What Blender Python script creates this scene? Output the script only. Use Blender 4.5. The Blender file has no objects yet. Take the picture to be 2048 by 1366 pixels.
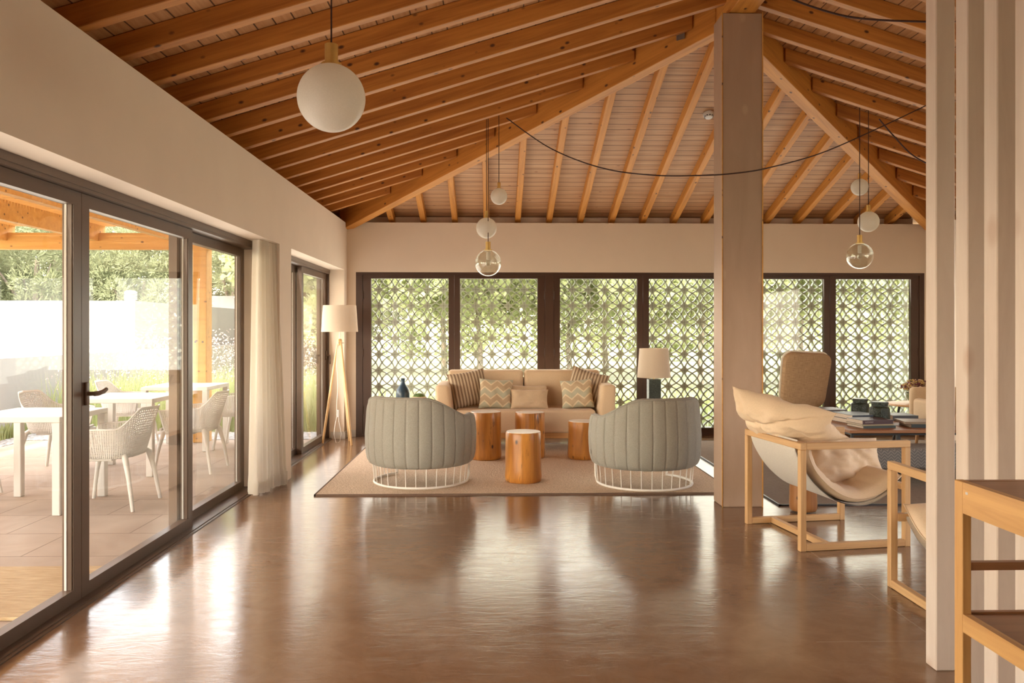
import bpy, bmesh, math, random
from math import sin, cos, pi, atan, sqrt, radians, exp
from mathutils import Vector, Matrix, noise

S = bpy.context.scene
C = S.collection
# ------------------------------------------------------------------ camera
cd = bpy.data.cameras.new('camera'); cam = bpy.data.objects.new('camera', cd); C.objects.link(cam)
cam.location = (0, 0, 1.4)
cam.rotation_euler = (pi/2, 0, -atan(39/1600))
cd.sensor_width = 36; cd.lens = 1600/2048*36
cd.shift_y = -(683-659)/2048
cd.clip_start = .05; cd.clip_end = 300
S.camera = cam
# ------------------------------------------------------------------ light
W = bpy.data.worlds.new('sky'); S.world = W; W.use_nodes = True
nt = W.node_tree; nt.nodes.clear()
sky = nt.nodes.new('ShaderNodeTexSky'); sky.sky_type = 'NISHITA'
sky.sun_disc = False; sky.sun_elevation = radians(42); sky.sun_rotation = radians(220)
sky.air_density = 1.2; sky.dust_density = 3.0; sky.ozone_density = .6
mx = nt.nodes.new('ShaderNodeMix'); mx.data_type = 'RGBA'; mx.inputs[0].default_value = .5
mx.inputs[7].default_value = (5.2, 4.4, 3.75, 1)
bg = nt.nodes.new('ShaderNodeBackground'); bg.inputs[1].default_value = 1.15
wo = nt.nodes.new('ShaderNodeOutputWorld')
nt.links.new(sky.outputs[0], mx.inputs[6]); nt.links.new(mx.outputs[2], bg.inputs[0]); nt.links.new(bg.outputs[0], wo.inputs[0])

def light(kind, name, loc, d, energy, color, **kw):
    l = bpy.data.lights.new(name, kind); o = bpy.data.objects.new(name, l); C.objects.link(o)
    o.location = loc; o.rotation_euler = Vector(d).to_track_quat('-Z', 'Y').to_euler()
    l.energy = energy; l.color = color
    for k, v in kw.items(): setattr(l, k, v)
    return o
light('SUN', 'sun', (-10, -10, 20), (.42, .46, -.78), 3.2, (1, .90, .76), angle=radians(1.5))
# added fill lights just inside the glazing, brightening the room beyond its daylight
light('AREA', 'fill_patio_doors', (-2.05, 4.0, 1.1), (1, 0, .12), 23, (1, .92, .81), shape='RECTANGLE', size=5.0, size_y=1.95)
light('AREA', 'fill_corner_door', (-2.05, 8.95, 1.1), (1, 0, .12), 13, (1, .92, .81), shape='RECTANGLE', size=2.6, size_y=1.95)
light('AREA', 'fill_back_windows', (1.97, 10.44, 1.1), (0, -1, .12), 52, (1, .93, .81), shape='RECTANGLE', size=7.3, size_y=1.95)
S.view_settings.view_transform = 'Standard'; S.view_settings.look = 'None'
S.view_settings.exposure = 1.05; S.view_settings.gamma = 1; S.view_settings.use_curve_mapping = False

# ------------------------------------------------------------------ mesh helpers
class MB:
    def __init__(s): s.v = []; s.f = []
    def add(s, vs, fs, M=None):
        b = len(s.v)
        s.v += [tuple(M @ Vector(p)) if M else tuple(p) for p in vs]
        s.f += [tuple(b+i for i in f) for f in fs]
        return s
    def box(s, a, b, M=None):
        x0, y0, z0 = a; x1, y1, z1 = b
        return s.add([(x0,y0,z0),(x1,y0,z0),(x1,y1,z0),(x0,y1,z0),(x0,y0,z1),(x1,y0,z1),(x1,y1,z1),(x0,y1,z1)],
                     [(0,3,2,1),(4,5,6,7),(0,1,5,4),(1,2,6,5),(2,3,7,6),(3,0,4,7)], M)
    def rbox(s, a, b, r=.01, seg=3, M=None, taper=None):
        bm = bmesh.new(); bmesh.ops.create_cube(bm, size=1)
        for v in bm.verts:
            for i in range(3): v.co[i] = a[i] + (b[i]-a[i])*(v.co[i]+.5)
            if taper: v.co = Vector(taper(v.co))
        bmesh.ops.bevel(bm, geom=bm.edges[:], offset=r, segments=seg, profile=.5, affect='EDGES')
        s.bm(bm, M); return s
    def bm(s, bm, M=None):
        bm.verts.index_update()
        s.add([v.co.copy() for v in bm.verts], [tuple(v.index for v in f.verts) for f in bm.faces], M); bm.free()
    def beam(s, p, q, w, h):
        """plumb-cut member: p,q bottom centre, horizontal width w, height h above"""
        p = Vector(p); q = Vector(q); d = q-p; n = Vector((-d.y, d.x, 0)).normalized()*w/2; u = Vector((0,0,h))
        return s.add([p-n, q-n, q+n, p+n, p-n+u, q-n+u, q+n+u, p+n+u],
                     [(0,3,2,1),(4,5,6,7),(0,1,5,4),(1,2,6,5),(2,3,7,6),(3,0,4,7)])
    def tube(s, pts, r, n=8, caps=True, closed=False):
        pts = [Vector(p) for p in pts]; m = len(pts)
        rr = r if isinstance(r, (list, tuple)) else [r]*m
        vs = []; up = None
        for i, p in enumerate(pts):
            if closed: t = pts[(i+1) % m]-pts[i-1]
            else: t = pts[min(i+1, m-1)]-pts[max(i-1, 0)]
            t.normalize()
            if up is None:
                up = Vector((0,0,1)) if abs(t.z) < .9 else Vector((1,0,0))
            a = t.cross(up).normalized(); b = a.cross(t).normalized(); up = b
            for k in range(n):
                g = 2*pi*k/n; vs.append(p + (a*cos(g)+b*sin(g))*rr[i])
        fs = []
        for i in range(m if closed else m-1):
            j = (i+1) % m
            for k in range(n):
                l = (k+1) % n; fs.append((i*n+k, i*n+l, j*n+l, j*n+k))
        if caps and not closed:
            fs.append(tuple(range(n))[::-1]); fs.append(tuple((m-1)*n+k for k in range(n)))
        return s.add(vs, fs)
    def lathe(s, prof, n=32, c=(0,0,0), wob=None):
        vs = []; 
        for (r, z) in prof:
            for k in range(n):
                g = 2*pi*k/n; q = r*(1+(wob(g, z) if wob else 0))
                vs.append((c[0]+q*cos(g), c[1]+q*sin(g), c[2]+z))
        m = len(prof)
        fs = [(i*n+k, i*n+(k+1) % n, (i+1)*n+(k+1) % n, (i+1)*n+k) for i in range(m-1) for k in range(n)]
        fs.append(tuple(range(n))[::-1]); fs.append(tuple((m-1)*n+k for k in range(n)))
        return s.add(vs, fs)
    def prism(s, poly, a, b, axis='z', M=None):
        n = len(poly)
        def P(u, v, w): return {'z': (u,v,w), 'y': (u,w,v), 'x': (w,u,v)}[axis]
        vs = [P(u,v,a) for u,v in poly]+[P(u,v,b) for u,v in poly]
        fs = [tuple(range(n))[::-1], tuple(range(n, 2*n))]+[(i, (i+1) % n, n+(i+1) % n, n+i) for i in range(n)]
        return s.add(vs, fs, M)
    def sheet(s, P, nu, nv, closeu=False):
        """grid surface P(i,j)"""
        vs = [P(i, j) for i in range(nu) for j in range(nv)]
        fs = [(i*nv+j, ((i+1) % nu)*nv+j, ((i+1) % nu)*nv+j+1, i*nv+j+1) for i in range(nu if closeu else nu-1) for j in range(nv-1)]
        return s.add(vs, fs)

def O(name, mb, m, parent=None, smooth=None, loc=None, M=None, fixn=True, mods=None):
    me = bpy.data.meshes.new(name); vs = mb.v
    if M is not None:
        I = M.inverted(); vs = [I @ Vector(v) for v in vs]
    me.from_pydata(vs, [], mb.f); me.update()
    if fixn:
        bm = bmesh.new(); bm.from_mesh(me); bmesh.ops.recalc_face_normals(bm, faces=bm.faces[:]); bm.to_mesh(me); bm.free()
    me.materials.append(m)
    if smooth:
        for p in me.polygons: p.use_smooth = True
        try: me.set_sharp_from_angle(angle=radians(smooth))
        except Exception: pass
    o = bpy.data.objects.new(name, me); C.objects.link(o)
    if parent: o.parent = parent
    if M is not None: o.matrix_world = M
    if loc: o.location = loc
    return o
def tag(o, label=None, cat=None, group=None, kind=None):
    if label: o['label'] = label
    if cat: o['category'] = cat
    if group: o['group'] = group
    if kind: o['kind'] = kind
    return o
def T(name, label, cat, loc=(0,0,0), rz=0, group=None, kind=None):
    o = bpy.data.objects.new(name, None); C.objects.link(o); o.empty_display_size = .1
    o.location = loc; o.rotation_euler = (0, 0, rz)
    return tag(o, label, cat, group, kind)
def copy_tree(o, parent=None):
    c = o.copy(); C.objects.link(c)
    if parent: c.parent = parent
    for ch in [x for x in C.objects if x.parent == o]: copy_tree(ch, c)
    return c
def struct(name, mb, m, **kw): return tag(O(name, mb, m, **kw), kind='structure')

# ------------------------------------------------------------------ materials
class NT:
    def __init__(s, name):
        s.m = bpy.data.materials.new(name); s.m.use_nodes = True; s.t = s.m.node_tree
        s.b = s.t.nodes['Principled BSDF']; s.out = s.t.nodes['Material Output']
    def n(s, ty, **kw):
        x = s.t.nodes.new('ShaderNode'+ty)
        for k, v in kw.items(): setattr(x, k, v)
        return x
    def l(s, a, b): s.t.links.new(a, b)
    def math(s, op, a, b=None, c=None):
        x = s.n('Math', operation=op)
        for i, v in enumerate((a, b, c)):
            if v is None: continue
            if isinstance(v, (int, float)): x.inputs[i].default_value = v
            else: s.l(v, x.inputs[i])
        return x.outputs[0]
    def coord(s, scale=(1,1,1), rnd=False, rot=(0,0,0)):
        tc = s.n('TexCoord'); mp = s.n('Mapping'); mp.inputs['Scale'].default_value = scale; mp.inputs['Rotation'].default_value = rot
        s.l(tc.outputs['Object'], mp.inputs['Vector'])
        if rnd:
            oi = s.n('ObjectInfo'); vm = s.n('VectorMath', operation='SCALE'); vm.inputs[0].default_value = (37, 21, 13)
            s.l(oi.outputs['Random'], vm.inputs['Scale']); s.l(vm.outputs[0], mp.inputs['Location'])
        return mp.outputs[0]
    def noise(s, vec, scale=5, detail=4, rough=.5, dist=0):
        x = s.n('TexNoise'); x.inputs['Scale'].default_value = scale; x.inputs['Detail'].default_value = detail
        x.inputs['Roughness'].default_value = rough; x.inputs['Distortion'].default_value = dist
        if vec is not None: s.l(vec, x.inputs['Vector'])
        return x.outputs[0]
    def ramp(s, fac, stops):
        x = s.n('ValToRGB'); e = x.color_ramp.elements
        while len(e) < len(stops): e.new(.5)
        for i, (p, c) in enumerate(stops):
            e[i].position = p; e[i].color = (*c, 1) if len(c) == 3 else c
        s.l(fac, x.inputs[0]); return x.outputs[0]
    def mix(s, fac, a, b, mode='MIX'):
        x = s.n('Mix', data_type='RGBA', blend_type=mode)
        for i, v in ((0, fac), (6, a), (7, b)):
            if isinstance(v, (int, float)): x.inputs[i].default_value = v
            elif isinstance(v, tuple): x.inputs[i].default_value = (*v, 1)
            else: s.l(v, x.inputs[i])
        return x.outputs[2]
    def bump(s, h, strength=.3, dist=.01):
        x = s.n('Bump'); x.inputs['Strength'].default_value = strength; x.inputs['Distance'].default_value = dist
        s.l(h, x.inputs['Height']); s.l(x.outputs[0], s.b.inputs['Normal'])
    def base(s, c):
        if isinstance(c, tuple): s.b.inputs['Base Color'].default_value = (*c, 1)
        else: s.l(c, s.b.inputs['Base Color'])
    def rough(s, r):
        if isinstance(r, (int, float)): s.b.inputs['Roughness'].default_value = r
        else: s.l(r, s.b.inputs['Roughness'])
def sc(c, k): return tuple(min(1, x*k) for x in c)
def plain(name, c, r=.5, metal=0, var=.06, scale=8, bump=0, bscale=60, spec=None):
    t = NT(name); v = t.coord()
    f = t.noise(v, scale, 4)
    t.base(t.ramp(f, [(.3, sc(c, 1-var)), (.7, sc(c, 1+var))])); t.rough(r); t.b.inputs['Metallic'].default_value = metal
    if spec is not None: t.b.inputs['Specular IOR Level'].default_value = spec
    if bump: t.bump(t.noise(v, bscale, 3), bump, .003)
    return t.m
def wood(name, dark, light_, r=.5, grain=18, knots=True, along='x', knotc=(.09,.03,.012), kscale=1.0, rnd=True, streak=False):
    t = NT(name); g = 1.2
    s3 = {'x': (g, grain, grain), 'y': (grain, g, grain), 'z': (grain, grain, g)}[along]
    v = t.coord(s3, rnd)
    f = t.noise(v, 1.0, 6, .62, .6)
    big = t.noise(t.coord({'x': (.6,3,3), 'y': (3,.6,3), 'z': (3,3,.6)}[along], rnd), 1.0, 2)
    col = t.ramp(f, [(.30, dark), (.48, tuple((a+b)/2 for a, b in zip(dark, light_))), (.68, light_)])
    col = t.mix(t.math('MULTIPLY', big, .35), col, tuple(x*.75 for x in light_), 'MIX')
    if knots:
        k = kscale
        vv = t.coord({'x': (6*k,10*k,10*k), 'y': (10*k,6*k,10*k), 'z': (10*k,10*k,6*k)}[along], rnd)
        vo = t.n('TexVoronoi'); vo.inputs['Scale'].default_value = 1.0; t.l(vv, vo.inputs['Vector'])
        kf = t.ramp(vo.outputs['Distance'], [(.07, (1,1,1)), (.15, (0,0,0))])
        col = t.mix(kf, col, knotc)
    if streak:
        sf = t.noise(t.coord((16,16,2.2), rnd), 1.0, 5, .6, 1.0)
        col = t.mix(t.ramp(sf, [(.60, (0,0,0)), (.70, (1,1,1))]), col, (.13,.045,.012))
        sf2 = t.noise(t.coord((7,7,1.5), rnd), 1.0, 3, .5, .5)
        col = t.mix(t.ramp(sf2, [(.45, (0,0,0)), (.75, (.7,.7,.7))]), col, (.34,.12,.025))
    t.base(col); t.rough(r); t.bump(f, .12, .002)
    return t.m
def fabric(name, c, r=.9, weave=500, var=.10, bump=.25, c2=None):
    t = NT(name); v = t.coord()
    a = t.noise(t.coord((weave*.12, weave*.12, weave*1.0)), 1, 2); b = t.noise(t.coord((weave*1.0, weave*1.0, weave*.12)), 1, 2)
    f = t.math('MULTIPLY', t.math('ADD', a, b), .5)
    c2 = c2 or sc(c, 1-2.2*var)
    col = t.ramp(f, [(.36, c2), (.62, sc(c, 1+var))])
    t.base(col); t.rough(r); t.b.inputs['Sheen Weight'].default_value = .15; t.b.inputs['Specular IOR Level'].default_value = .2
    t.bump(f, bump, .002); return t.m

M = {}
PINE_D, PINE_L = (.32,.10,.014), (.62,.26,.05)
M['rafter'] = wood('pine_rafter_wood', PINE_D, PINE_L, .55, 22)
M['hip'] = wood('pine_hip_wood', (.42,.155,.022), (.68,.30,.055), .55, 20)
M['oak'] = wood('oak_wood', (.42,.20,.065), (.62,.34,.13), .45, 30, knots=False)
M['oakv'] = wood('oak_post_wood', (.46,.22,.06), (.68,.37,.125), .45, 30, knots=False, along='z')
M['teakv'] = wood('armchair_post_wood', (.46,.24,.09), (.66,.40,.18), .5, 34, knots=False, along='z')
M['oaky'] = wood('oak_rail_wood', (.46,.22,.06), (.68,.37,.125), .42, 26, knots=False, along='y')
M['teaky'] = wood('armchair_rail_wood', (.46,.24,.09), (.66,.40,.18), .5, 34, knots=False, along='y')
M['oakdark'] = wood('oak_dark_wood', (.22,.085,.03), (.34,.15,.06), .4, 30, knots=False)
M['teak'] = wood('armchair_frame_wood', (.46,.24,.09), (.66,.40,.18), .5, 34, knots=False)
M['table'] = wood('coffee_table_wood', (.24,.08,.022), (.42,.17,.05), .45, 26, knots=False)
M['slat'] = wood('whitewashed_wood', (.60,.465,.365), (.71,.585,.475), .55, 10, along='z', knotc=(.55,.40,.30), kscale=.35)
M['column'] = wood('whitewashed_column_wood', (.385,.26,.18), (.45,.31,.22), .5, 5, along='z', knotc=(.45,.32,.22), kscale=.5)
M['pergola'] = wood('pergola_wood', (.48,.225,.045), (.66,.355,.09), .6, 16)
M['stump'] = wood('peeled_log_wood', (.34,.11,.018), (.74,.33,.065), .32, 16, along='z', knotc=(.07,.025,.01), kscale=.9, streak=True)
M['stumpdark'] = wood('dark_log_wood', (.20,.07,.02), (.40,.17,.05), .5, 24, along='z', knotc=(.05,.02,.01), kscale=1.2)
M['tripod'] = wood('tripod_wood', (.62,.38,.16), (.78,.52,.25), .45, 30, knots=False, along='z')
M['plaster'] = plain('wall_plaster', (.78,.67,.55), .8, var=.02, scale=3, bump=.08, bscale=220)
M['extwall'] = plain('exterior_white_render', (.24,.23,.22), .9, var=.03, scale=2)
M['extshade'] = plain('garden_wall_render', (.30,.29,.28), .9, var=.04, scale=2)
M['frame'] = plain('brown_aluminium', (.115,.068,.042), .38, var=.05, spec=.5)
M['framedark'] = plain('dark_brown_frame', (.06,.025,.012), .42, var=.05)
M['black'] = plain('black_metal', (.015,.014,.014), .4)
M['white_metal'] = plain('cream_metal', (.82,.76,.68), .4, var=.01)
M['white_plastic'] = plain('white_plastic', (.60,.575,.54), .45, var=.01)
M['brass'] = plain('brushed_brass', (.74,.50,.17), .42, .75, var=.05, scale=30)
M['cord'] = plain('dark_cord', (.05,.02,.015), .7)
M['white_cord'] = plain('white_cord', (.8,.77,.72), .6)
M['chairfab'] = fabric('grey_beige_wool', (.335,.31,.26), weave=800, var=.12, c2=(.25,.228,.187))
M['sofafab'] = fabric('beige_sofa_fabric', (.68,.50,.325), weave=600, var=.05)
M['sling'] = fabric('sling_canvas', (.60,.53,.44), weave=500, var=.06)
M['cushfab'] = fabric('sand_cushion_canvas', (.72,.54,.36), weave=700, var=.04, bump=.1)
M['plaincush'] = fabric('tan_cushion_cotton', (.62,.46,.30), weave=600, var=.05)
M['curtain'] = NT('sheer_curtain'); t = M['curtain']
t.base((.84,.79,.70)); t.rough(.9)
tr = t.n('BsdfTranslucent'); tr.inputs[0].default_value = (.9,.84,.73,1); mxs = t.n('MixShader'); mxs.inputs[0].default_value = .42
t.l(t.b.outputs[0], mxs.inputs[1]); t.l(tr.outputs[0], mxs.inputs[2]); t.l(mxs.outputs[0], t.out.inputs[0]); M['curtain'] = t.m
def shade_mat(name, c, fac=.4):
    t = NT(name); f = t.noise(t.coord((120,120,600)), 1, 2)
    t.base(t.ramp(f, [(.35, sc(c, .88)), (.65, c)])); t.rough(.9)
    tr = t.n('BsdfTranslucent'); tr.inputs[0].default_value = (*c, 1); m = t.n('MixShader'); m.inputs[0].default_value = fac
    t.l(t.b.outputs[0], m.inputs[1]); t.l(tr.outputs[0], m.inputs[2]); t.l(m.outputs[0], t.out.inputs[0]); return t.m
M['shade'] = shade_mat('linen_lampshade', (.80,.70,.58))
M['opal'] = shade_mat('opal_glass', (.92,.88,.80), .5)
M['opal'].node_tree.nodes['Principled BSDF'].inputs['Roughness'].default_value = .35
def glass(name, tint=(.97,.98,.96), f0=.02, rough=0.0, pw=5.0, mxr=.75):
    t = NT(name); t.t.nodes.remove(t.b)
    lw = t.n('LayerWeight'); lw.inputs[0].default_value = .5
    f = t.math('ADD', f0, t.math('MULTIPLY', t.math('POWER', lw.outputs['Facing'], pw), mxr))
    tp = t.n('BsdfTransparent'); tp.inputs[0].default_value = (*tint, 1)
    gl = t.n('BsdfGlossy'); gl.inputs['Roughness'].default_value = rough; gl.inputs[0].default_value = (1,1,1,1)
    m = t.n('MixShader'); t.l(f, m.inputs[0]); t.l(tp.outputs[0], m.inputs[1]); t.l(gl.outputs[0], m.inputs[2]); t.l(m.outputs[0], t.out.inputs[0]); return t.m
M['glass'] = glass('window_glass')
M['globe'] = glass('clear_globe_glass', (.97,.98,.95), .05, .03, 3.0, .7)

# polished concrete floor
t = NT('polished_concrete'); v = t.coord((1,1,1))
n1 = t.noise(v, .9, 5, .6, 1.2); n2 = t.noise(v, 6, 6, .65, .8); n3 = t.noise(t.coord((3,9,1)), 1.5, 5, .6, 2.0)
f = t.math('ADD', t.math('MULTIPLY', n1, .6), t.math('MULTIPLY', n2, .4))
col = t.ramp(f, [(.34, (.155,.078,.038)), (.5, (.20,.11,.058)), (.66, (.25,.148,.085))])
# saw-cut joints
sx = t.n('SeparateXYZ'); t.l(t.coord(), sx.inputs[0])
j1 = t.math('LESS_THAN', t.math('ABSOLUTE', t.math('SUBTRACT', t.math('ADD', sx.outputs[0], t.math('MULTIPLY', n2, .01)), 2.009)), .004)
j2 = t.math('LESS_THAN', t.math('ABSOLUTE', t.math('SUBTRACT', sx.outputs[1], 3.55)), .003)
j2 = t.math('MULTIPLY', j2, t.math('GREATER_THAN', sx.outputs[0], 1.45))
col = t.mix(t.math('MULTIPLY', t.math('MAXIMUM', j1, j2), .5), col, (.34,.25,.18))
t.base(col)
t.rough(t.ramp(t.math('ADD', t.math('MULTIPLY', n3, .6), t.math('MULTIPLY', n2, .4)), [(.3, (.10,.10,.10)), (.7, (.24,.24,.24))]))
t.b.inputs['Specular IOR Level'].default_value = .6; t.b.inputs['Coat Weight'].default_value = .12; t.b.inputs['Coat Roughness'].default_value = .12
t.bump(t.math('ADD', n3, t.math('MULTIPLY', n2, .5)), .10, .01)
M['floor'] = t.m
# pine ceiling boards: grooves across u axis
def boards(name, axis, a, b, groove=.105, knotc=(.25,.10,.05)):
    t = NT(name); sx = t.n('SeparateXYZ'); t.l(t.coord(), sx.inputs[0]); u = sx.outputs[axis]
    k = t.math('DIVIDE', u, groove); fr = t.math('FRACT', k); idx = t.math('FLOOR', k)
    wn = t.n('TexWhiteNoise', noise_dimensions='1D'); t.l(idx, wn.inputs['W'])
    g = t.math('LESS_THAN', fr, .075)
    s3 = (30, 1.5, 30) if axis == 0 else (1.5, 30, 30)
    f = t.noise(t.coord(s3), 1, 5, .6, .5)
    col = t.ramp(f, [(.32, a), (.66, b)])
    col = t.mix(t.math('MULTIPLY', wn.outputs['Value'], .22), col, sc(a, .8))
    vo = t.n('TexVoronoi'); t.l(t.coord((7,2.2,1) if axis == 0 else (2.2,7,1)), vo.inputs['Vector']); vo.inputs['Scale'].default_value = 1.5
    col = t.mix(t.ramp(vo.outputs['Distance'], [(.05, (1,1,1)), (.09, (0,0,0))]), col, knotc)
    col = t.mix(g, col, (.10,.045,.02)); t.base(col); t.rough(.6)
    t.bump(t.math('SUBTRACT', 1.0, g), .4, .004); return t.m
M['boards_x'] = boards('ceiling_boards_side', 0, (.48,.24,.10), (.66,.38,.19))
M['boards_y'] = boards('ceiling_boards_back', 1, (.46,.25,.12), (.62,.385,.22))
# rug
t = NT('woven_rug'); v = t.coord()
vo = t.n('TexVoronoi'); vo.inputs['Scale'].default_value = 1; t.l(t.coord((75,110,75)), vo.inputs['Vector'])
n = t.noise(v, 4, 3); n9 = t.noise(t.coord((90,140,90)), 1, 3, .7, 1)
col = t.ramp(t.math('ADD', t.math('MULTIPLY', vo.outputs['Distance'], .5), t.math('MULTIPLY', n9, .5)), [(.28, (.48,.345,.235)), (.62, (.76,.60,.445))])
t.base(t.mix(t.math('MULTIPLY', n, .25), col, (.55,.41,.29))); t.rough(.95); t.b.inputs['Specular IOR Level'].default_value = .1
t.bump(vo.outputs['Distance'], .8, .006); M['rug'] = t.m
t = NT('dark_woven_rug'); n9 = t.noise(t.coord((20,200,90)), 1, 3, .7, 1)
t.base(t.ramp(n9, [(.3, (.17,.12,.085)), (.7, (.30,.23,.17))])); t.rough(.95); t.bump(n9, .6, .005); M['rug2'] = t.m
M['rugedge'] = plain('rug_binding', (.14,.085,.055), .9)
# patio
t = NT('patio_pavers'); sx = t.n('SeparateXYZ'); t.l(t.coord(), sx.inputs[0])
row = t.math('DIVIDE', sx.outputs[1], .56); ri = t.math('FLOOR', row)
colx = t.math('ADD', t.math('DIVIDE', sx.outputs[0], .84), t.math('MULTIPLY', t.math('MODULO', ri, 2.0), .5))
g = t.math('MAXIMUM', t.math('LESS_THAN', t.math('FRACT', row), .02), t.math('LESS_THAN', t.math('FRACT', colx), .013))
f = t.noise(t.coord(), 2.2, 6, .6, 1)
wn = t.n('TexWhiteNoise', noise_dimensions='2D'); cx = t.n('CombineXYZ'); t.l(ri, cx.inputs[0]); t.l(t.math('FLOOR', colx), cx.inputs[1]); t.l(cx.outputs[0], wn.inputs['Vector'])
col = t.ramp(f, [(.3, (.31,.235,.18)), (.7, (.41,.325,.255))]); col = t.mix(t.math('MULTIPLY', wn.outputs['Value'], .3), col, (.29,.22,.17))
t.base(t.mix(g, col, (.22,.16,.12))); t.rough(.85); t.bump(t.noise(t.coord(), 60, 4), .2, .004); M['paver'] = t.m
t = NT('white_pebbles'); vo = t.n('TexVoronoi'); vo.inputs['Scale'].default_value = 22; t.l(t.coord(), vo.inputs['Vector'])
t.base(t.ramp(vo.outputs['Distance'], [(.2, (.5,.49,.48)), (.75, (.2,.195,.19))])); t.rough(.9); t.bump(t.math('SUBTRACT', 1.0, vo.outputs['Distance']), .8, .03); M['pebble'] = t.m
t = NT('pale_lawn'); f = t.noise(t.coord(), .7, 5, .6, 1); f2 = t.noise(t.coord(), 30, 4)
t.base(t.mix(f2, t.ramp(f, [(.35, (.20,.26,.09)), (.5, (.32,.33,.20)), (.62, (.46,.43,.38))]), (.32,.32,.22))); t.rough(1); M['lawn'] = t.m
t = NT('coir_mat'); f = t.noise(t.coord((8,90,8)), 1, 3)
t.base(t.ramp(f, [(.35, (.36,.245,.13)), (.65, (.50,.37,.215))])); t.rough(1); t.bump(f, .6, .006); M['mat'] = t.m
def leafmat(name, a, b, sc_=3, tl=.35):
    t = NT(name); f = t.noise(t.coord(), sc_, 3, .6); t.base(t.ramp(f, [(.35, a), (.65, b)])); t.rough(.7)
    tr = t.n('BsdfTranslucent'); tr.inputs[0].default_value = (*b, 1); m = t.n('MixShader'); m.inputs[0].default_value = tl
    t.l(t.b.outputs[0], m.inputs[1]); t.l(tr.outputs[0], m.inputs[2]); t.l(m.outputs[0], t.out.inputs[0]); return t.m
M['pine_leaf'] = leafmat('pine_foliage', (.12,.145,.065), (.28,.30,.17), 2.5)
M['tree_leaf'] = leafmat('garden_foliage', (.27,.31,.13), (.45,.48,.26), 1.2, .5)
M['grass'] = leafmat('meadow_grass', (.20,.27,.08), (.42,.45,.22), 4, .4)
M['petal'] = leafmat('pale_pink_petals', (.42,.29,.27), (.54,.46,.43), 9, .3)
M['moss'] = leafmat('moss', (.05,.09,.02), (.14,.22,.05), 60, 0)
M['bark'] = plain('bark', (.22,.18,.14), .9, var=.4, scale=12, bump=.6, bscale=20)
M['screen'] = plain('grey_cement_block', (.64,.67,.57), .9, var=.06, scale=14)
M['navy'] = plain('navy_glazed_ceramic', (.025,.055,.085), .22, var=.5, scale=10)
M['greenpot'] = NT('dark_green_glaze'); t = M['greenpot']
vo = t.n('TexVoronoi'); vo.inputs['Scale'].default_value = 90; t.l(t.coord(), vo.inputs['Vector'])
t.base(t.ramp(vo.outputs['Distance'], [(.2, (.008,.014,.009)), (.7, (.04,.055,.038))])); t.rough(.35); t.bump(vo.outputs['Distance'], .9, .004); M['greenpot'] = t.m
M['bowl'] = plain('green_mottled_bowl', (.12,.15,.07), .3, var=.6, scale=30)
M['tanpot'] = plain('tan_pot', (.55,.42,.28), .6)
M['paper'] = plain('book_pages', (.72,.60,.48), .8, var=.05, scale=80)
# ------------------------------------------------------------------ room shell
XW, XD, XR, YB, YF = -1.9, -2.12, 5.84, 10.5, -5.0
ZW = 2.785; P_ = .31; ZR = 2.85; ZB = 2.975     # wall top, pitch, rafter-bottom plane and board plane at the wall
XC = (XW+XR)/2; TH = (XR-XW)/2; YA = YB-TH      # ridge line, half span, apex
struct('floor', MB().box((-2.25, YF, -.2), (XR+.25, YB+.35, 0)), M['floor'])
# left wall with two recessed door openings
w = MB()
w.box((-2.25, YF, 2.165), (XW, YB+.25, ZW-.001))
w.box((-2.25, 7.19, 0), (XW, 7.60, 2.165)); w.box((-2.25, 10.30, 0), (XW, YB, 2.165)); w.box((-2.25, 10.5, 0), (XW, 10.75, 2.165))
w.box((-2.25, YF, 0), (XW, -.65, 2.165)); w.box((-2.25, 7.13, 0), (-2.08, 7.19, 2.165))
struct('wall_left', w, M['plaster'])
w = MB(); w.box((XW, YB, 2.15), (XR, YB+.25, 2.80)); w.box((XW, YB, 0), (-1.785, YB+.25, 2.15)); w.box((5.743, YB, 0), (XR, YB+.25, 2.15))
struct('wall_back', w, M['plaster'])
w = MB(); w.box((XR, YF, 0), (XR+.25, 0, ZW)); w.box((XR, 0, 2.2), (XR+.25, 6, ZW)); w.box((XR, 0, 0), (XR+.25, 6, .9)); w.box((XR, 6, 0), (XR+.25, YB+.25, ZW))
struct('wall_right', w, M['plaster'])
w = MB(); w.box((-2.25, YF-.25, 2.2), (XR+.25, YF, 4.4)); w.box((-2.25, YF-.25, 0), (XR+.25, YF, 2.2))
struct('wall_front', w, M['plaster'])
# baseboards in the far left corner
b = MB(); b.box((-2.07, 10.285, 0), (XW-.0, 10.30, .09)); b.box((XW, 10.285, 0), (XW+.014, YB-.0, .09)); b.box((XW+.014, YB-.014, 0), (-1.785, YB, .09))
struct('baseboard_left', b, M['white_plastic'])
# blocking boards between the rafters
struct('trim_1', MB().box((XW+.15, YB+.20, 2.72), (XR-.15, YB+.24, ZB-.075)), plain('blocking_white_paint', (.72,.58,.47), .7))
struct('trim_2', MB().box((XW-.24, YF, 2.72), (XW-.20, YB+.3, ZB-.075)).box((XW-.24, YB+.20, 2.72), (XW+.15, YB+.24, ZB-.075)), M['rafter'])
struct('trim_7', MB().box((XR+.20, YF, 2.72), (XR+.24, YB+.3, ZB-.075)), M['rafter'])
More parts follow.
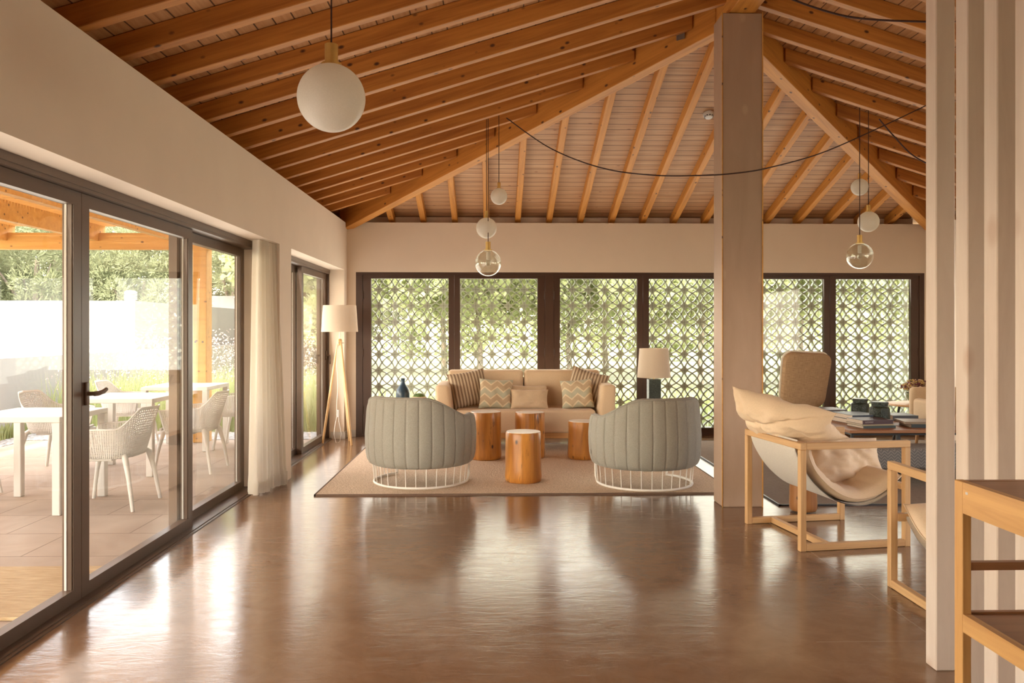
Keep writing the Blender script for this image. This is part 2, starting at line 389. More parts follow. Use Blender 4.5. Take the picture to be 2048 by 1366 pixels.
# ceiling boards: left, right and back slopes
def quadslab(name, pts, m, th=.03):
    mb = MB(); n = len(pts); up = [(x, y, z+th) for x, y, z in pts]
    mb.add(pts+up, [tuple(range(n)), tuple(range(n, 2*n))[::-1]]+[(i, n+i, n+(i+1) % n, (i+1) % n) for i in range(n)])
    return struct(name, mb, m)
e = 1.2; eb = .45
zt = ZB+P_*TH
quadslab('ceiling', [(XW-e, YF-.4, ZB-P_*e), (XC, YF-.4, zt), (XC, YA, zt), (XW-eb, YB+eb, ZB-P_*eb), (XW-e, YB+eb, ZB-P_*e)], M['boards_x'])
quadslab('ceiling', [(XR+e, YF-.4, ZB-P_*e), (XC, YF-.4, zt), (XC, YA, zt), (XR+eb, YB+eb, ZB-P_*eb), (XR+e, YB+eb, ZB-P_*e)], M['boards_x'])
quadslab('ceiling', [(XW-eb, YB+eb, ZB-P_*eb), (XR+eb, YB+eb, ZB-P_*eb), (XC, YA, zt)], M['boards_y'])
# rafters
def member(name, p, q, w_, h_, m, label, cat, group=None):
    p = Vector(p); q = Vector(q); d = (q-p).normalized(); side = Vector((-d.y, d.x, 0)).normalized(); up = d.cross(side)
    if up.z < 0: up = -up
    R = Matrix((d, side, up)).transposed().to_4x4(); R.translation = p
    mb = MB().beam(p, q, w_, h_)
    bm = bmesh.new(); 
    for v in mb.v: bm.verts.new(v)
    bm.verts.ensure_lookup_table()
    for f in mb.f: bm.faces.new([bm.verts[i] for i in f])
    bmesh.ops.recalc_face_normals(bm, faces=bm.faces[:])
    bmesh.ops.bevel(bm, geom=bm.edges[:], offset=.004, segments=1, affect='EDGES')
    mb = MB(); mb.bm(bm)
    return tag(O(name, mb, m, M=R), label, cat, group)
HR = ZB-ZR; hw = .085
ORD = 'first second third fourth fifth sixth seventh eighth ninth tenth eleventh twelfth thirteenth fourteenth fifteenth sixteenth seventeenth eighteenth nineteenth twentieth'.split()
k = 0
while True:
    y = 9.752-.42*k
    if y < 2.3: break
    dmax = min(TH-.09, YB-y-hw)
    for sgn, xw, side in ((1, XW, 'left'), (-1, XR, 'right')):
        if side == 'right' and y > 9.9: continue
        e0 = -1.1 if side == 'left' else -.2
        member('roof_rafter', (xw+sgn*e0, y, ZR+P_*e0), (xw+sgn*dmax, y, ZR+P_*dmax), .072, HR-.002, M['rafter'],
               'pine rafter of the %s ceiling slope, %s from the far end' % (side, ORD[k] if k else 'shortest one,'), 'rafter', 'rafters of the %s ceiling slope' % side)
    k += 1
for k in range(18):
    x = -1.331+.4165*k
    dmax = min(x-XW, XR-x)-hw
    if dmax < .1: continue
    dmax = min(dmax, TH-.12)
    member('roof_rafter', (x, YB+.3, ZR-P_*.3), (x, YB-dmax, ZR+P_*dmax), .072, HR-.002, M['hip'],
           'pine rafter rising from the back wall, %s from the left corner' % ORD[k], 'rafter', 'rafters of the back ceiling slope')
zh = 2.705
member('hip_beam', (XW-.05, YB+.05, zh-.0155), (XC-.06, YA+.06, zh+P_*(TH-.06)), .13, ZB-zh-.01, M['hip'], 'heavy pine hip beam running from the far left corner up to the column', 'beam')
member('hip_beam', (XR+.05, YB+.05, zh-.0155), (XC+.06, YA+.06, zh+P_*(TH-.06)), .13, ZB-zh-.01, M['hip'], 'heavy pine hip beam descending right behind the two hanging globes', 'beam')
member('ridge_beam', (XC, 2.2, 3.90), (XC, YA+.1, 3.90), .20, .27, M['hip'], 'horizontal pine ridge beam resting on top of the square column', 'beam')
# metal bracket on the hip
br = T('steel_bracket', 'small galvanised steel bracket screwed near the top of the left hip beam', 'bracket', (1.63, 6.86, 3.99), -pi/4)
O('plate', MB().box((-.035, -.01, -.09), (.035, -.004, .07)).box((-.045,-.012,-.09),(-.03,0,.07)), plain('galvanised_steel', (.32,.31,.30), .35, .8), br)
O('screw', MB().lathe([(.006,0),(.006,.004)], 10), M['black'], br, loc=(0,-.012,0)).rotation_euler = (pi/2,0,0)
# column
c = T('timber_column', 'tall square whitewashed timber column carrying the roof apex', 'column', (1.97, 6.38, 0))
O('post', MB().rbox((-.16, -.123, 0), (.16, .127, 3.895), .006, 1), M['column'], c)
cb = MB(); cb.box((-.164,-.128,0), (-.158,-.12,3.9)); cb.box((.154,-.128,0), (.1625,-.1,3.9)); 
O('edge_strip', cb, M['pergola'], c)
# screen of vertical slats on the right, running towards the camera
for k, y in enumerate((3.235, 3.018, 2.838, 2.662, 2.485, 2.308, 2.131, 1.954, 1.777)):
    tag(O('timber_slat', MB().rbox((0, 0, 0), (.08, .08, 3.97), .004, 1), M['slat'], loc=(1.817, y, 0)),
        'whitewashed vertical slat, leftmost and farthest of the floor to ceiling timber screen' if k == 0 else
        'whitewashed vertical slat, %s from the left in the timber screen behind the shelf unit' % ORD[k], 'slat', 'slats of the timber screen')

# ------------------------------------------------------------------ patio doors
def door(name, y0, y1, x, st=.078, handle=None, z0=.012, z1=2.105, gl=(.078, 2.035)):
    f = MB(); t_ = .028
    f.box((x-t_, y0, z0), (x+t_, y0+st, z1)); f.box((x-t_, y1-st, z0), (x+t_, y1, z1))
    f.box((x-t_, y0+st, gl[1]), (x+t_, y1-st, z1)); f.box((x-t_, y0+st, z0), (x+t_, y1-st, gl[0]))
    b_ = .006
    for a in (y0+st, y1-st-b_): f.box((x+t_-.012, a, gl[0]), (x+t_-.006, a+b_, gl[1]))
    d = struct(name, f, M['frame'])
    O('glass_pane', MB().box((x-.004, y0+st-.005, gl[0]-.005), (x+.004, y1-st+.005, gl[1]+.005)), M['glass'], d)
    sb = MB(); 
    for a in (y0+st, y1-st-.005): sb.box((x-.016, a, gl[0]), (x-.005, a+.005, gl[1]))
    O('glazing_bead', sb, M['white_plastic'], d)
    if handle:
        hy, hz, dr = handle
        h = MB().rbox((x+t_, hy-.018, hz-.06), (x+t_+.014, hy+.018, hz+.06), .004, 2)
        h.tube([(x+t_+.01, hy, hz), (x+t_+.055, hy, hz)], .011)
        if dr == 'h': h.tube([(x+t_+.05, hy-.008, hz), (x+t_+.055, hy+.03, hz), (x+t_+.052, hy+.08, hz+.004), (x+t_+.045, hy+.13, hz+.014)], [.013,.013,.012,.011])
        else: h.tube([(x+t_+.05, hy, hz+.008), (x+t_+.055, hy, hz-.03), (x+t_+.052, hy, hz-.11)], .011)
        O('door_handle', h, M['frame'], d, smooth=40)
    return d
door('door_1', 1.22, 2.685, XD-.03)
door('door_2', 2.69, 4.183, XD-.03)
door('door_3', 4.187, 5.715, XD-.03, handle=(4.225, 1.065, 'h'))
door('door_7', -.62, 1.215, XD-.03)
door('door_4', 5.60, 7.10, XD-.095, st=.085)
door('door_5', 7.61, 9.04, XD-.095)
door('door_6', 8.95, 10.28, XD-.03, st=.085, handle=(10.235, 1.07, 'v'))
for i, (a, b) in enumerate(((-.65, 7.19), (7.60, 10.30))):
    f = MB(); f.box((-2.25, a, 2.107), (-2.085, b, 2.165)); f.box((-2.25, a, 0), (-2.07, b, .012)); f.box((-2.25, b-.012, .012), (-2.09, b, 2.107)); f.box((-2.07, a, 0), (-2.05, b, .006))
    f.box((-2.09, a, 2.125), (-2.08, b, 2.165)); 
    if i == 0: f.box((-2.25, a, 0), (-2.09, a+.03, 2.107))
    struct('trim_%d' % (i+3), f, M['frame'])

# ------------------------------------------------------------------ patterned back windows
WZ = (.097, 2.068)
wins = [((-1.70,-1.59), (-.577,-.5015)), ((-.5015,-.426), (.592,.691)), ((.803,.888), (1.908,1.985)), ((1.985,2.065), (3.08,3.17)), ((3.30,3.385), (4.399,4.478)), ((4.478,4.559), (5.568,5.676))]
for i, ((a, b), (c_, d_)) in enumerate(wins):
    f = MB(); y0, y1 = YB+.015, YB+.075
    f.box((a+.0015, y0, .03), (b, y1, 2.115)); f.box((c_, y0, .03), (d_-.0015, y1, 2.115))
    f.box((b, y0, WZ[1]), (c_, y1, 2.115)); f.box((b, y0, .03), (c_, y1, WZ[0]))
    wd = struct('window_%d' % (i+1), f, M['framedark'])
    O('glass_pane', MB().box((b-.005, YB+.04, WZ[0]-.005), (c_+.005, YB+.048, WZ[1]+.005)), M['glass'], wd)
    hx = a+.008 if i % 2 == 0 else d_-.008
    for hz in (.35, 1.1, 1.85):
        O('hinge', MB().tube([(hx, y0-.006, hz-.05), (hx, y0-.006, hz+.05)], .007), M['framedark'], wd)
f = MB(); f.box((-1.785, YB+.005, 2.115), (5.743, YB+.12, 2.15)); f.box((-1.785, YB+.005, 0), (5.743, YB+.12, .03))
for a, b in ((-1.785, -1.70), (.691, .803), (3.17, 3.30), (5.676, 5.743)): f.box((a, YB+.005, .03), (b, YB+.12, 2.115))
struct('trim_5', f, M['framedark'])

# perforated cement block screen outside
PC = .2203; YS = 10.93; dep = .06
def at(px, py, Y):
    s_, c_ = sin(atan(39/1600)), cos(atan(39/1600)); a = (px-1024)/1600; b = (659-py)/1600
    t_ = Y/(-a*s_+c_); return (a*c_+s_)*t_, 1.4+b*t_
sx0, sz0 = at(1686.3, 580.4, YS)
nx0 = int((sx0+2.05)/PC); nz0 = int(sz0/PC)
ox, oz = sx0-nx0*PC, sz0-nz0*PC
ncx = int((5.95-ox)/PC); ncz = 10
scr = MB()
A0 = math.atan2(-1.183, .183); A1 = math.atan2(-.183, 1.183); NS = 9
arc = [(-.183+1.197*cos(A0+(A1-A0)*i/NS), 1.183+1.197*sin(A0+(A1-A0)*i/NS)) for i in range(NS+1)]
tw = .031
def ribbon(pts, x0, z0):
    vs = []
    for i, (u, v) in enumerate(pts):
        a = pts[max(i-1, 0)]; b = pts[min(i+1, len(pts)-1)]; dx, dz = b[0]-a[0], b[1]-a[1]; L = sqrt(dx*dx+dz*dz); nx, nz = -dz/L*tw, dx/L*tw
        for yy in (YS, YS+dep):
            for sg in (-1, 1): vs.append((x0+(u+sg*nx)*PC, yy, z0+(v+sg*nz)*PC))
    fs = []
    for i in range(len(pts)-1):
        o = 4*i; n = o+4
        fs += [(o, o+1, n+1, n), (o+2, n+2, n+3, o+3), (o, n, n+2, o+2), (o+1, o+3, n+3, n+1)]
    scr.add(vs, fs)
q = [(.235,0), (.275,.055), (.20,.085), (.125,.125), (.085,.20), (.055,.275), (0,.235)]
star = []
for k in range(4):
    for (u, v) in q[:-1]:
        for _ in range(k): u, v = -v, u
        star.append((u, v))
for i in range(ncx):
    for j in range(-1, ncz):
        x0, z0 = ox+i*PC, oz+j*PC
        if z0 < -.05: continue
        for pts in (arc, [(v, u) for u, v in arc], [(1-u, v) for u, v in arc], [(1-v, u) for u, v in arc]): ribbon(pts, x0, z0)
for i in range(ncx+1):
    for j in range(0, ncz+1):
        x0, z0 = ox+i*PC, oz+j*PC
        if z0 < 0: continue
        scr.prism([(x0+u*PC, z0+v*PC) for u, v in star], YS-.001, YS+dep+.001, 'y')
so = tag(O('breeze_block_screen', scr, M['screen'], fixn=True), 'long grey cement screen of star patterned blocks outside the back windows', 'screen')
jm = MB()
for j in range(0, ncz+1):
    for i in range(ncx+1):
        x0, z0 = ox+i*PC, oz+j*PC
        if z0 < 0: continue
        jm.box((x0-.05, YS-.0025, z0-.0015), (x0+.05, YS, z0+.0015)); jm.box((x0-.0015, YS-.0025, z0-.05), (x0+.0015, YS, z0+.05))
O('mortar_joints', jm, plain('mortar', (.16,.14,.12), .9), so)
struct('trim_6', MB().box((-2.2, YB+.25, -.1), (6.1, YS+.4, .02)).box((-2.2, YS-.05, oz+ncz*PC), (6.1, YS+.15, oz+ncz*PC+.25)), M['extwall'])
# ------------------------------------------------------------------ soft furnishing helpers
def pillow(w_, h_, t_, n=22, pinch=.08, wr=.006, seed=0, flat=.0, creases=()):
    """upright cushion in the local XZ plane, centred at origin, thickness along Y"""
    mb = MB(); vs = {}; V = []; F = []
    def P(i, j, sg):
        u = -1+2*i/n; v = -1+2*j/n
        x = w_/2*u*(1-pinch*(1-v*v)); z = h_/2*v*(1-pinch*(1-u*u))
        e_ = ((1-u**4)*(1-v**4)); th = t_/2*e_**.55
        nn = noise.noise(Vector((u*2.2+seed, v*2.2, sg*3+seed)))*wr*2.2*e_**.3 + noise.noise(Vector((u*6+seed, v*6, sg)))*wr*e_**.3
        y = sg*th+nn
        for (cu, cv, ang, amp) in creases:
            d = (u-cu)*cos(ang)+(v-cv)*sin(ang); y -= sg*amp*exp(-(d/.09)**2)*e_**.3
        return (x, y, z)
    for sg in (-1, 1):
        for i in range(n+1):
            for j in range(n+1):
                if sg == 1 and (i in (0, n) or j in (0, n)): vs[(i, j, 1)] = vs[(i, j, -1)]; continue
                vs[(i, j, sg)] = len(V); V.append(P(i, j, sg))
    for sg in (-1, 1):
        for i in range(n):
            for j in range(n):
                f = (vs[(i,j,sg)], vs[(i+1,j,sg)], vs[(i+1,j+1,sg)], vs[(i,j+1,sg)]); F.append(f if sg < 0 else f[::-1])
    mb.v = V; mb.f = F; return mb
def place(o, loc, rot=(0,0,0)): o.location = loc; o.rotation_euler = rot; return o
def R(*a): return tuple(radians(x) for x in a)

# ------------------------------------------------------------------ rugs
r1 = T('area_rug', 'large light brown woven rug under the sofa group and log stools', 'rug', (0, 0, 0))
O('pile', MB().rbox((-1.49, 6.77, .001), (2.06, 9.70, .012), .003, 1), M['rug'], r1)
e1 = MB()
for a, b in (((-1.50,6.755,0),(2.07,6.772,.013)), ((-1.50,9.70,0),(2.07,9.715,.013)), ((-1.50,6.755,0),(-1.485,9.715,.013)), ((2.055,6.755,0),(2.07,9.715,.013))): e1.box(a, b)
O('binding', e1, M['rugedge'], r1)
r2 = T('area_rug', 'darker grey brown woven rug under the coffee table, behind the sling armchair', 'rug', (0, 0, 0))
O('pile', MB().rbox((2.28, 6.30, .001), (5.5, 9.9, .012), .003, 1), M['rug2'], r2)
e1 = MB()
for a, b in (((2.27,6.285,0),(5.51,6.302,.013)), ((2.27,9.9,0),(5.51,9.915,.013)), ((2.27,6.285,0),(2.285,9.915,.013)), ((5.495,6.285,0),(5.51,9.915,.013))): e1.box(a, b)
O('binding', e1, M['black'], r2)

# ------------------------------------------------------------------ sofa
sf = T('sofa', 'beige two seater sofa with wooden plinth in front of the patterned windows', 'sofa', (.38, 9.10, .012))
O('plinth', MB().box((-.93,.03,.145), (.93,.80,.205)), M['oak'], sf)
for x in (-.80, .80):
    for y in (.10, .72): O('leg', MB().box((x-.035,y-.035,0), (x+.035,y+.035,.146)), M['black'], sf)
O('seat', MB().rbox((-.80,.0,.205), (.80,.62,.468), .035, 4), M['sofafab'], sf, smooth=40)
def armtaper(co, s_):
    k = (co.z-.205)/.56; return (co.x + (s_*.05*(1-k) if abs(co.x) < .93 else 0)*-1, co.y, co.z)
for s_ in (-1, 1):
    def tp(co, s_=s_):
        x = co.x; k = (co.z-.205)/.55
        if abs(x) < .9: x = s_*(.80 + .075*k)
        else: x = s_*(1.035 - .02*(1-k))
        return (x, co.y, co.z)
    a = (-1.04, .0, .205) if s_ < 0 else (.80, .0, .205); b = (-.80, .86, .757) if s_ < 0 else (1.04, .86, .757)
    O('armrest', MB().rbox(a, b, .045, 5, taper=tp), M['sofafab'], sf, smooth=40)
for s_ in (-1, 1):
    a, b = (-.925, -.006) if s_ < 0 else (.006, .93)
    bc = MB().rbox((a, .58, .40), (b, .80, .895), .045, 5, taper=lambda co: (co.x, co.y + (co.z-.4)*.06, co.z))
    O('back_cushion', bc, M['sofafab'], sf, smooth=40)
O('back_frame', MB().rbox((-.90,.78,.205), (.90,.87,.80), .03, 3), M['sofafab'], sf, smooth=40)

def stripes(name, a, b, period, axis=0):
    t = NT(name); sx = t.n('SeparateXYZ'); t.l(t.coord(), sx.inputs[0])
    k = t.math('LESS_THAN', t.math('FRACT', t.math('ADD', t.math('DIVIDE', sx.outputs[axis], period), 10)), .5)
    t.base(t.mix(k, a, b)); t.rough(.9); t.bump(t.noise(t.coord((300,300,300)), 1, 2), .2, .002); return t.m
M['striped'] = stripes('striped_cushion_fabric', (.56,.44,.30), (.24,.155,.095), .038)
t = NT('chevron_cushion_fabric'); sx = t.n('SeparateXYZ'); t.l(t.coord(), sx.inputs[0])
z = t.math('ADD', sx.outputs[2], t.math('MULTIPLY', t.math('PINGPONG', t.math('ADD', sx.outputs[0], 1.0), .072), .85))
fr = t.math('FRACT', t.math('ADD', t.math('DIVIDE', z, .165), 10))
x_ = t.n('ValToRGB'); x_.color_ramp.interpolation = 'CONSTANT'; es = x_.color_ramp.elements
for _ in range(2): es.new(.5)
for e_, (p, c_) in zip(es, ((0, (.46,.43,.31)), (.38, (.68,.56,.37)), (.5, (.50,.37,.235)), (.88, (.68,.56,.37)))): e_.position = p; e_.color = (*c_, 1)
t.l(fr, x_.inputs[0]); t.base(x_.outputs[0]); t.rough(.9); t.bump(t.noise(t.coord((300,300,300)), 1, 2), .2, .002); M['chevron'] = t.m
def cushion(w_, h_, t_, m, loc, rot, label, seed, group=None, name='throw_pillow', **kw):
    o = O(name, pillow(w_, h_, t_, seed=seed, **kw), m, smooth=60); tag(o, label, 'cushion', group); return place(o, loc, rot)
zs = .48
cushion(.46,.44,.13, M['striped'], (-.28, 9.50, zs+.215), R(-17,-9,14), 'brown and beige striped cushion leaning against the left sofa arm', 1)
cushion(.40,.36,.13, M['chevron'], (.04, 9.36, zs+.165), R(-16,3,4), 'zigzag patterned cushion on the left half of the sofa', 2)
cushion(.46,.25,.10, M['plaincush'], (.42, 9.50, zs+.135), R(-14,1,0), 'plain tan lumbar cushion at the back of the sofa middle', 3)
cushion(.45,.24,.11, M['plaincush'], (.43, 9.33, zs+.105), R(-18,1,2), 'plain tan lumbar cushion in front of its twin, sofa middle', 4)
cushion(.46,.44,.13, M['striped'], (1.12, 9.52, zs+.225), R(-16,16,-12), 'brown and beige striped cushion leaning against the right sofa arm', 5)
cushion(.38,.35,.13, M['chevron'], (.99, 9.35, zs+.165), R(-16,-5,-6), 'zigzag patterned cushion on the right half of the sofa', 6)

# ------------------------------------------------------------------ barrel chairs
def barrel_chair(label, loc, rz):
    """faces local +Y; back at -Y"""
    root = T('barrel_armchair', label, 'armchair', loc, rz, 'channel backed tub chairs')
    RR, th = .487, .095; TM = 122; sp = 13.0
    def top(a):
        a = abs(a); k = min(1, max(0, (a-32)/62)); k = k*k*(3-2*k); return .80-.172*k
    def P(i, j, na, prof_n):
        deg = -TM+2*TM*i/(na-1); g = radians(deg); h = top(deg)
        e_ = min(1, (TM-abs(deg))/7.0); sh = sqrt(max(0, 1-(1-e_)**2))
        r_, z_ = prof(j, h)
        # round the arm ends
        rc, zc = RR-th/2, .5*(h+.19)
        z_ = zc+(z_-zc)*(.90+.10*sh); r_ = rc+(r_-rc)*(.25+.75*sh)
        if j in OUT:
            d = ((deg+TM*10) % sp)-sp/2; r_ -= .007*exp(-(abs(abs(d)-sp/2)/.65)**2); r_ += .0035*cos(d/sp*pi)
        fl = .02*max(0, 1-abs(z_-.42)/.3)
        if j in OUT: r_ += fl
        return (r_*sin(g), -r_*cos(g)*1.0, z_)
    OUT = set(range(1, 11))
    def prof(j, h):
        L = [(RR-.075,.176), (RR-.045,.180), (RR-.022,.195), (RR-.008,.225), (RR,.28), (RR,.36), (RR,.45), (RR,.53), (RR,h-.09), (RR-.003,h-.05), (RR-.010,h-.022),
             (RR-.030,h-.003), (RR-.05,h), (RR-.072,h-.006), (RR-th+.006,h-.03), (RR-th,h-.08), (RR-th-.005,.46), (RR-th-.005,.20)]
        return L[j]
    na = 330; pn = 18; V = []; F = []
    for i in range(na):
        for j in range(pn): V.append(P(i, j, na, pn))
    for i in range(na-1):
        for j in range(pn): F.append((i*pn+j, (i+1)*pn+j, (i+1)*pn+(j+1) % pn, i*pn+(j+1) % pn))
    F.append(tuple(range(pn))); F.append(tuple((na-1)*pn+j for j in range(pn)))
    mb = MB(); mb.v = V; mb.f = F
    sh = O('shell', mb, M['chairfab'], root, smooth=70)
    pip = MB(); pts = []
    for i in range(0, na, 3):
        deg = -TM+5+2*(TM-5)*i/(na-1); h = top(deg); g = radians(deg); r_ = RR-.012; pts.append((r_*sin(g), -r_*cos(g), h-.012))
    O('piping', MB().tube(pts, .005, 6), M['chairfab'], sh, smooth=60)
    seat = [(0,.30)]
    sm = MB(); n = 40
    def rad(g): return (RR-th-.004)
    prf = [(.0,.20), (.34,.20), (.375,.215), (.385,.25), (.385,.38), (.375,.41), (.34,.43), (.0,.435)]
    V = []
    for (r_, z_) in prf:
        for k in range(n):
            g = 2*pi*k/n; x = r_*cos(g); y = r_*sin(g)
            if y > 0: y *= 1.12
            V.append((x, y, z_))
    F = [(i*n+k, i*n+(k+1) % n, (i+1)*n+(k+1) % n, (i+1)*n+k) for i in range(len(prf)-1) for k in range(n)]
    sm.v = V; sm.f = F; O('seat', sm, M['chairfab'], root, smooth=60)
    rr = .425; fr = MB(); pts = []
    for d in range(-118, 119, 4): pts.append((rr*sin(radians(d)), -rr*cos(radians(d)), .013))
    a, b = pts[0], pts[-1]
    pts = [(a[0]*1.04, a[1]*1.04, .22), (a[0]*1.03, a[1]*1.03, .06), (a[0]*1.01, a[1]*1.01, .025)]+pts+[(b[0]*1.01, b[1]*1.01, .025), (b[0]*1.03, b[1]*1.03, .06), (b[0]*1.04, b[1]*1.04, .22)]
    O('base_ring', MB().tube(pts, .011, 8), M['white_metal'], root, smooth=50)
    for d in range(-108, 109, 12):
        g = radians(d); O('rod', MB().tube([(rr*sin(g), -rr*cos(g), .014), ((rr+.015)*sin(g), -(rr+.015)*cos(g), .20)], .0038, 6), M['white_metal'], root)
    return root
barrel_chair('channel tufted grey beige tub chair on wire base, left of the log stools', (-.655, 7.36, .012), radians(-25))
barrel_chair('channel tufted grey beige tub chair on wire base, right of the log stools', (1.375, 7.22, .012), radians(22))
tagm = O('fabric_tag', MB().box((-.001,-.012,-.02), (.001,.012,.02)), M['chairfab'], [o for o in C.objects if o.name.startswith('barrel_armchair')][-1]); tagm.location = (-.502, .10, .30)

# ------------------------------------------------------------------ log stools
M['logtop'] = NT('log_end_grain'); t = M['logtop']
wv = t.n('TexWave', wave_type='RINGS', rings_direction='Z'); wv.inputs['Scale'].default_value = 26; wv.inputs['Distortion'].default_value = 3; t.l(t.coord(), wv.inputs['Vector'])
t.base(t.ramp(wv.outputs['Fac'], [(.2, (.80,.73,.65)), (.8, (.92,.87,.80))])); t.rough(.18); M['logtop'] = t.m
def log_stool(label, x, y, r_, h, seed, m='stump'):
    root = T('log_stool', label, 'stool', (x, y, .012), seed*1.3, 'peeled log stools' if m == 'stump' else None)
    w_ = lambda g, z: .025*noise.noise(Vector((cos(g)*1.3+seed*3, sin(g)*1.3, z*1.5)))+.018*noise.noise(Vector((cos(g)*4+seed*3, sin(g)*4, z*3)))
    O('trunk', MB().lathe([(r_*.93,0), (r_*1.0,.012), (r_*1.03,.05), (r_*1.0,.12), (r_,h*.4), (r_*.985,h*.6), (r_*.98,h*.8), (r_*.98,h-.012), (r_*.955,h-.003)], 56, wob=w_), M[m], root, smooth=50)
    O('top_face', MB().lathe([(r_*.955,h-.004), (r_*.945,h+.001), (r_*.5,h+.0015), (.001,h+.0015)], 56, wob=lambda g, z: w_(g, h-.003)), M['logtop'] if m == 'stump' else M[m], root, smooth=50)
log_stool('low peeled log stool nearest the camera, between the two tub chairs', .283, 7.33, .165, .455, 1)
log_stool('tallest peeled log stool, partly behind the left tub chair', -.075, 8.61, .168, .507, 2)
log_stool('peeled log stool with dark cracks, directly behind the nearest stool', .405, 8.68, .163, .493, 3)
log_stool('shortest peeled log stool, half hidden by the right tub chair', .985, 8.62, .170, .402, 4)
ls = log_stool('rough dark split log standing under the sling armchair', 2.39, 6.10, .10, .36, 7, 'stumpdark')

# ------------------------------------------------------------------ side tables, vase, lamps
def side_table(label, x, y, w_, h, loc_z=.012):
    t_ = T('side_table', label, 'side table', (x, y, loc_z))
    O('tabletop', MB().rbox((-w_/2,-w_/2,h-.025), (w_/2,w_/2,h), .004, 1), M['oak'], t_)
    for sx_ in (-1, 1):
        for sy_ in (-1, 1): O('leg', MB().box((sx_*(w_/2-.03)-.014, sy_*(w_/2-.03)-.014, 0), (sx_*(w_/2-.03)+.014, sy_*(w_/2-.03)+.014, h-.025)), M['black'], t_)
    return t_
side_table('small square side table left of the sofa holding vase and moss pot', -.97, 9.76, .50, .508, 0)
side_table('small square side table right of the sofa under the lamp', 2.03, 9.90, .46, .50, 0)
vz = T('bottle_vase', 'navy glazed bottle vase on the side table left of the sofa', 'vase', (-1.085, 9.72, .508))
O('body', MB().lathe([(.066,0), (.080,.01), (.086,.06), (.085,.12), (.076,.165), (.055,.20), (.034,.225), (.026,.25), (.025,.285), (.029,.30), (.024,.302), (.018,.28)], 40), M['navy'], vz, smooth=50)
mp = T('moss_pot', 'small tan pot with green moss beside the navy vase', 'plant', (-.885, 9.70, .508))
O('pot', MB().lathe([(.055,0), (.075,.01), (.088,.045), (.088,.07), (.082,.082), (.074,.082), (.07,.06)], 36), M['tanpot'], mp, smooth=50)
O('moss', MB().lathe([(.073,.065), (.072,.085), (.06,.105), (.04,.118), (.001,.124)], 36, wob=lambda g, z: .08*noise.noise(Vector((cos(g)*4, sin(g)*4, z*60)))), M['moss'], mp, smooth=50)

def drum(r0, r1, z0, z1, th=.003, n=48):
    mb = MB(); V = []
    for (r_, z_) in ((r0, z0), (r1, z1), (r1-th, z1), (r0-th, z0)):
        for k in range(n): g = 2*pi*k/n; V.append((r_*cos(g), r_*sin(g), z_))
    F = [(i*n+k, i*n+(k+1) % n, ((i+1) % 4)*n+(k+1) % n, ((i+1) % 4)*n+k) for i in range(4) for k in range(n)]
    mb.v = V; mb.f = F; return mb
tl = T('table_lamp', 'table lamp with cream drum shade on dark carved block base, right of the sofa', 'lamp', (2.005, 9.90, .50))
O('lamp_shade', drum(.205,.178,.305,.665), M['shade'], tl, smooth=40)
O('base', MB().rbox((-.075,-.075,0), (.075,.075,.285), .006, 2), M['greenpot'], tl)
O('stem', MB().tube([(0,0,.285), (0,0,.50)], .008), M['brass'], tl)
O('bulb', MB().lathe([(.012,.46), (.03,.50), (.028,.53), (.001,.55)], 16), M['opal'], tl, smooth=60)
fl = T('floor_lamp', 'tripod floor lamp with wooden legs and cream drum shade in the far left corner', 'lamp', (-1.872, 9.85, 0))
O('lamp_shade', drum(.222,.200,1.372,1.695), M['shade'], fl, smooth=40)
O('pole', MB().tube([(0,0,1.22), (0,0,1.52)], .007), M['white_metal'], fl)
O('hub', MB().lathe([(.022,1.205), (.03,1.21), (.03,1.27), (.02,1.285)], 20), M['tripod'], fl, smooth=40)
kn = MB()
for g in (.3, 2.4, 4.5): kn.tube([(.02*cos(g), .02*sin(g), 1.235), (.052*cos(g), .052*sin(g), 1.235)], .007)
O('wing_screw', kn, M['white_metal'], fl)
for (x, y) in ((-.205,-.02), (.075,.245), (.172,-.155)):
    O('leg', MB().tube([(x*.10, y*.10, 1.26), (x*.55, y*.55, .63), (x, y, .0)], [.013,.016,.014], 12), M['tripod'], fl, smooth=50)
cp = [(-.02,-.03,1.22)]
for i in range(14):
    k = i/13; cp.append((-.02-.006*sin(k*9), -.05, 1.15-.80*k))
cp += [(-.045,-.05,.25), (-.06,-.05,.12), (-.035,-.05,.02), (.01,-.05,.03), (.03,-.05,.13), (.0,-.05,.28), (.0,-.05,.34)]
O('cable', MB().tube(cp, .0035, 6), M['white_cord'], fl, smooth=60)
O('cable_switch', MB().rbox((-.028,-.06,.33), (.004,-.04,.42), .006, 2), M['white_plastic'], fl)

# ------------------------------------------------------------------ curtain
NU, NV = 150, 26
def cur(i, j):
    u = i/(NU-1); v = j/(NV-1); z_ = .02+2.14*v
    y0, y1 = 6.70-.0*v, 7.30-.10*v
    y0 = 6.70+.10*v; y = y0+(y1-y0)*u
    amp = .045*(1-.35*v); x = -2.0+ .10*u*(1-v*.6) + amp*sin(u*2*pi*7.5+.6*sin(v*2))+.012*sin(u*2*pi*17+1)
    if v < .05: x += .01*sin(u*40)
    return (x, y, z_ + (.02 if v < .02 else 0)*sin(u*12))
cm = MB().sheet(cur, NU, NV); nV = len(cm.v); b2 = MB(); b2.v = [(x-.002, y, z_) for x, y, z_ in cm.v]; b2.f = cm.f
co = O('curtain', cm, M['curtain'], smooth=80, fixn=False)
tag(co, 'sheer cream curtain gathered beside the sliding patio doors', 'curtain')
hm = MB().sheet(lambda i, j: (cur(i, 0)[0]+.003, cur(i, 0)[1], .02+.10*j), NU, 2); O('hem', hm, M['curtain'], co, smooth=80, fixn=False)

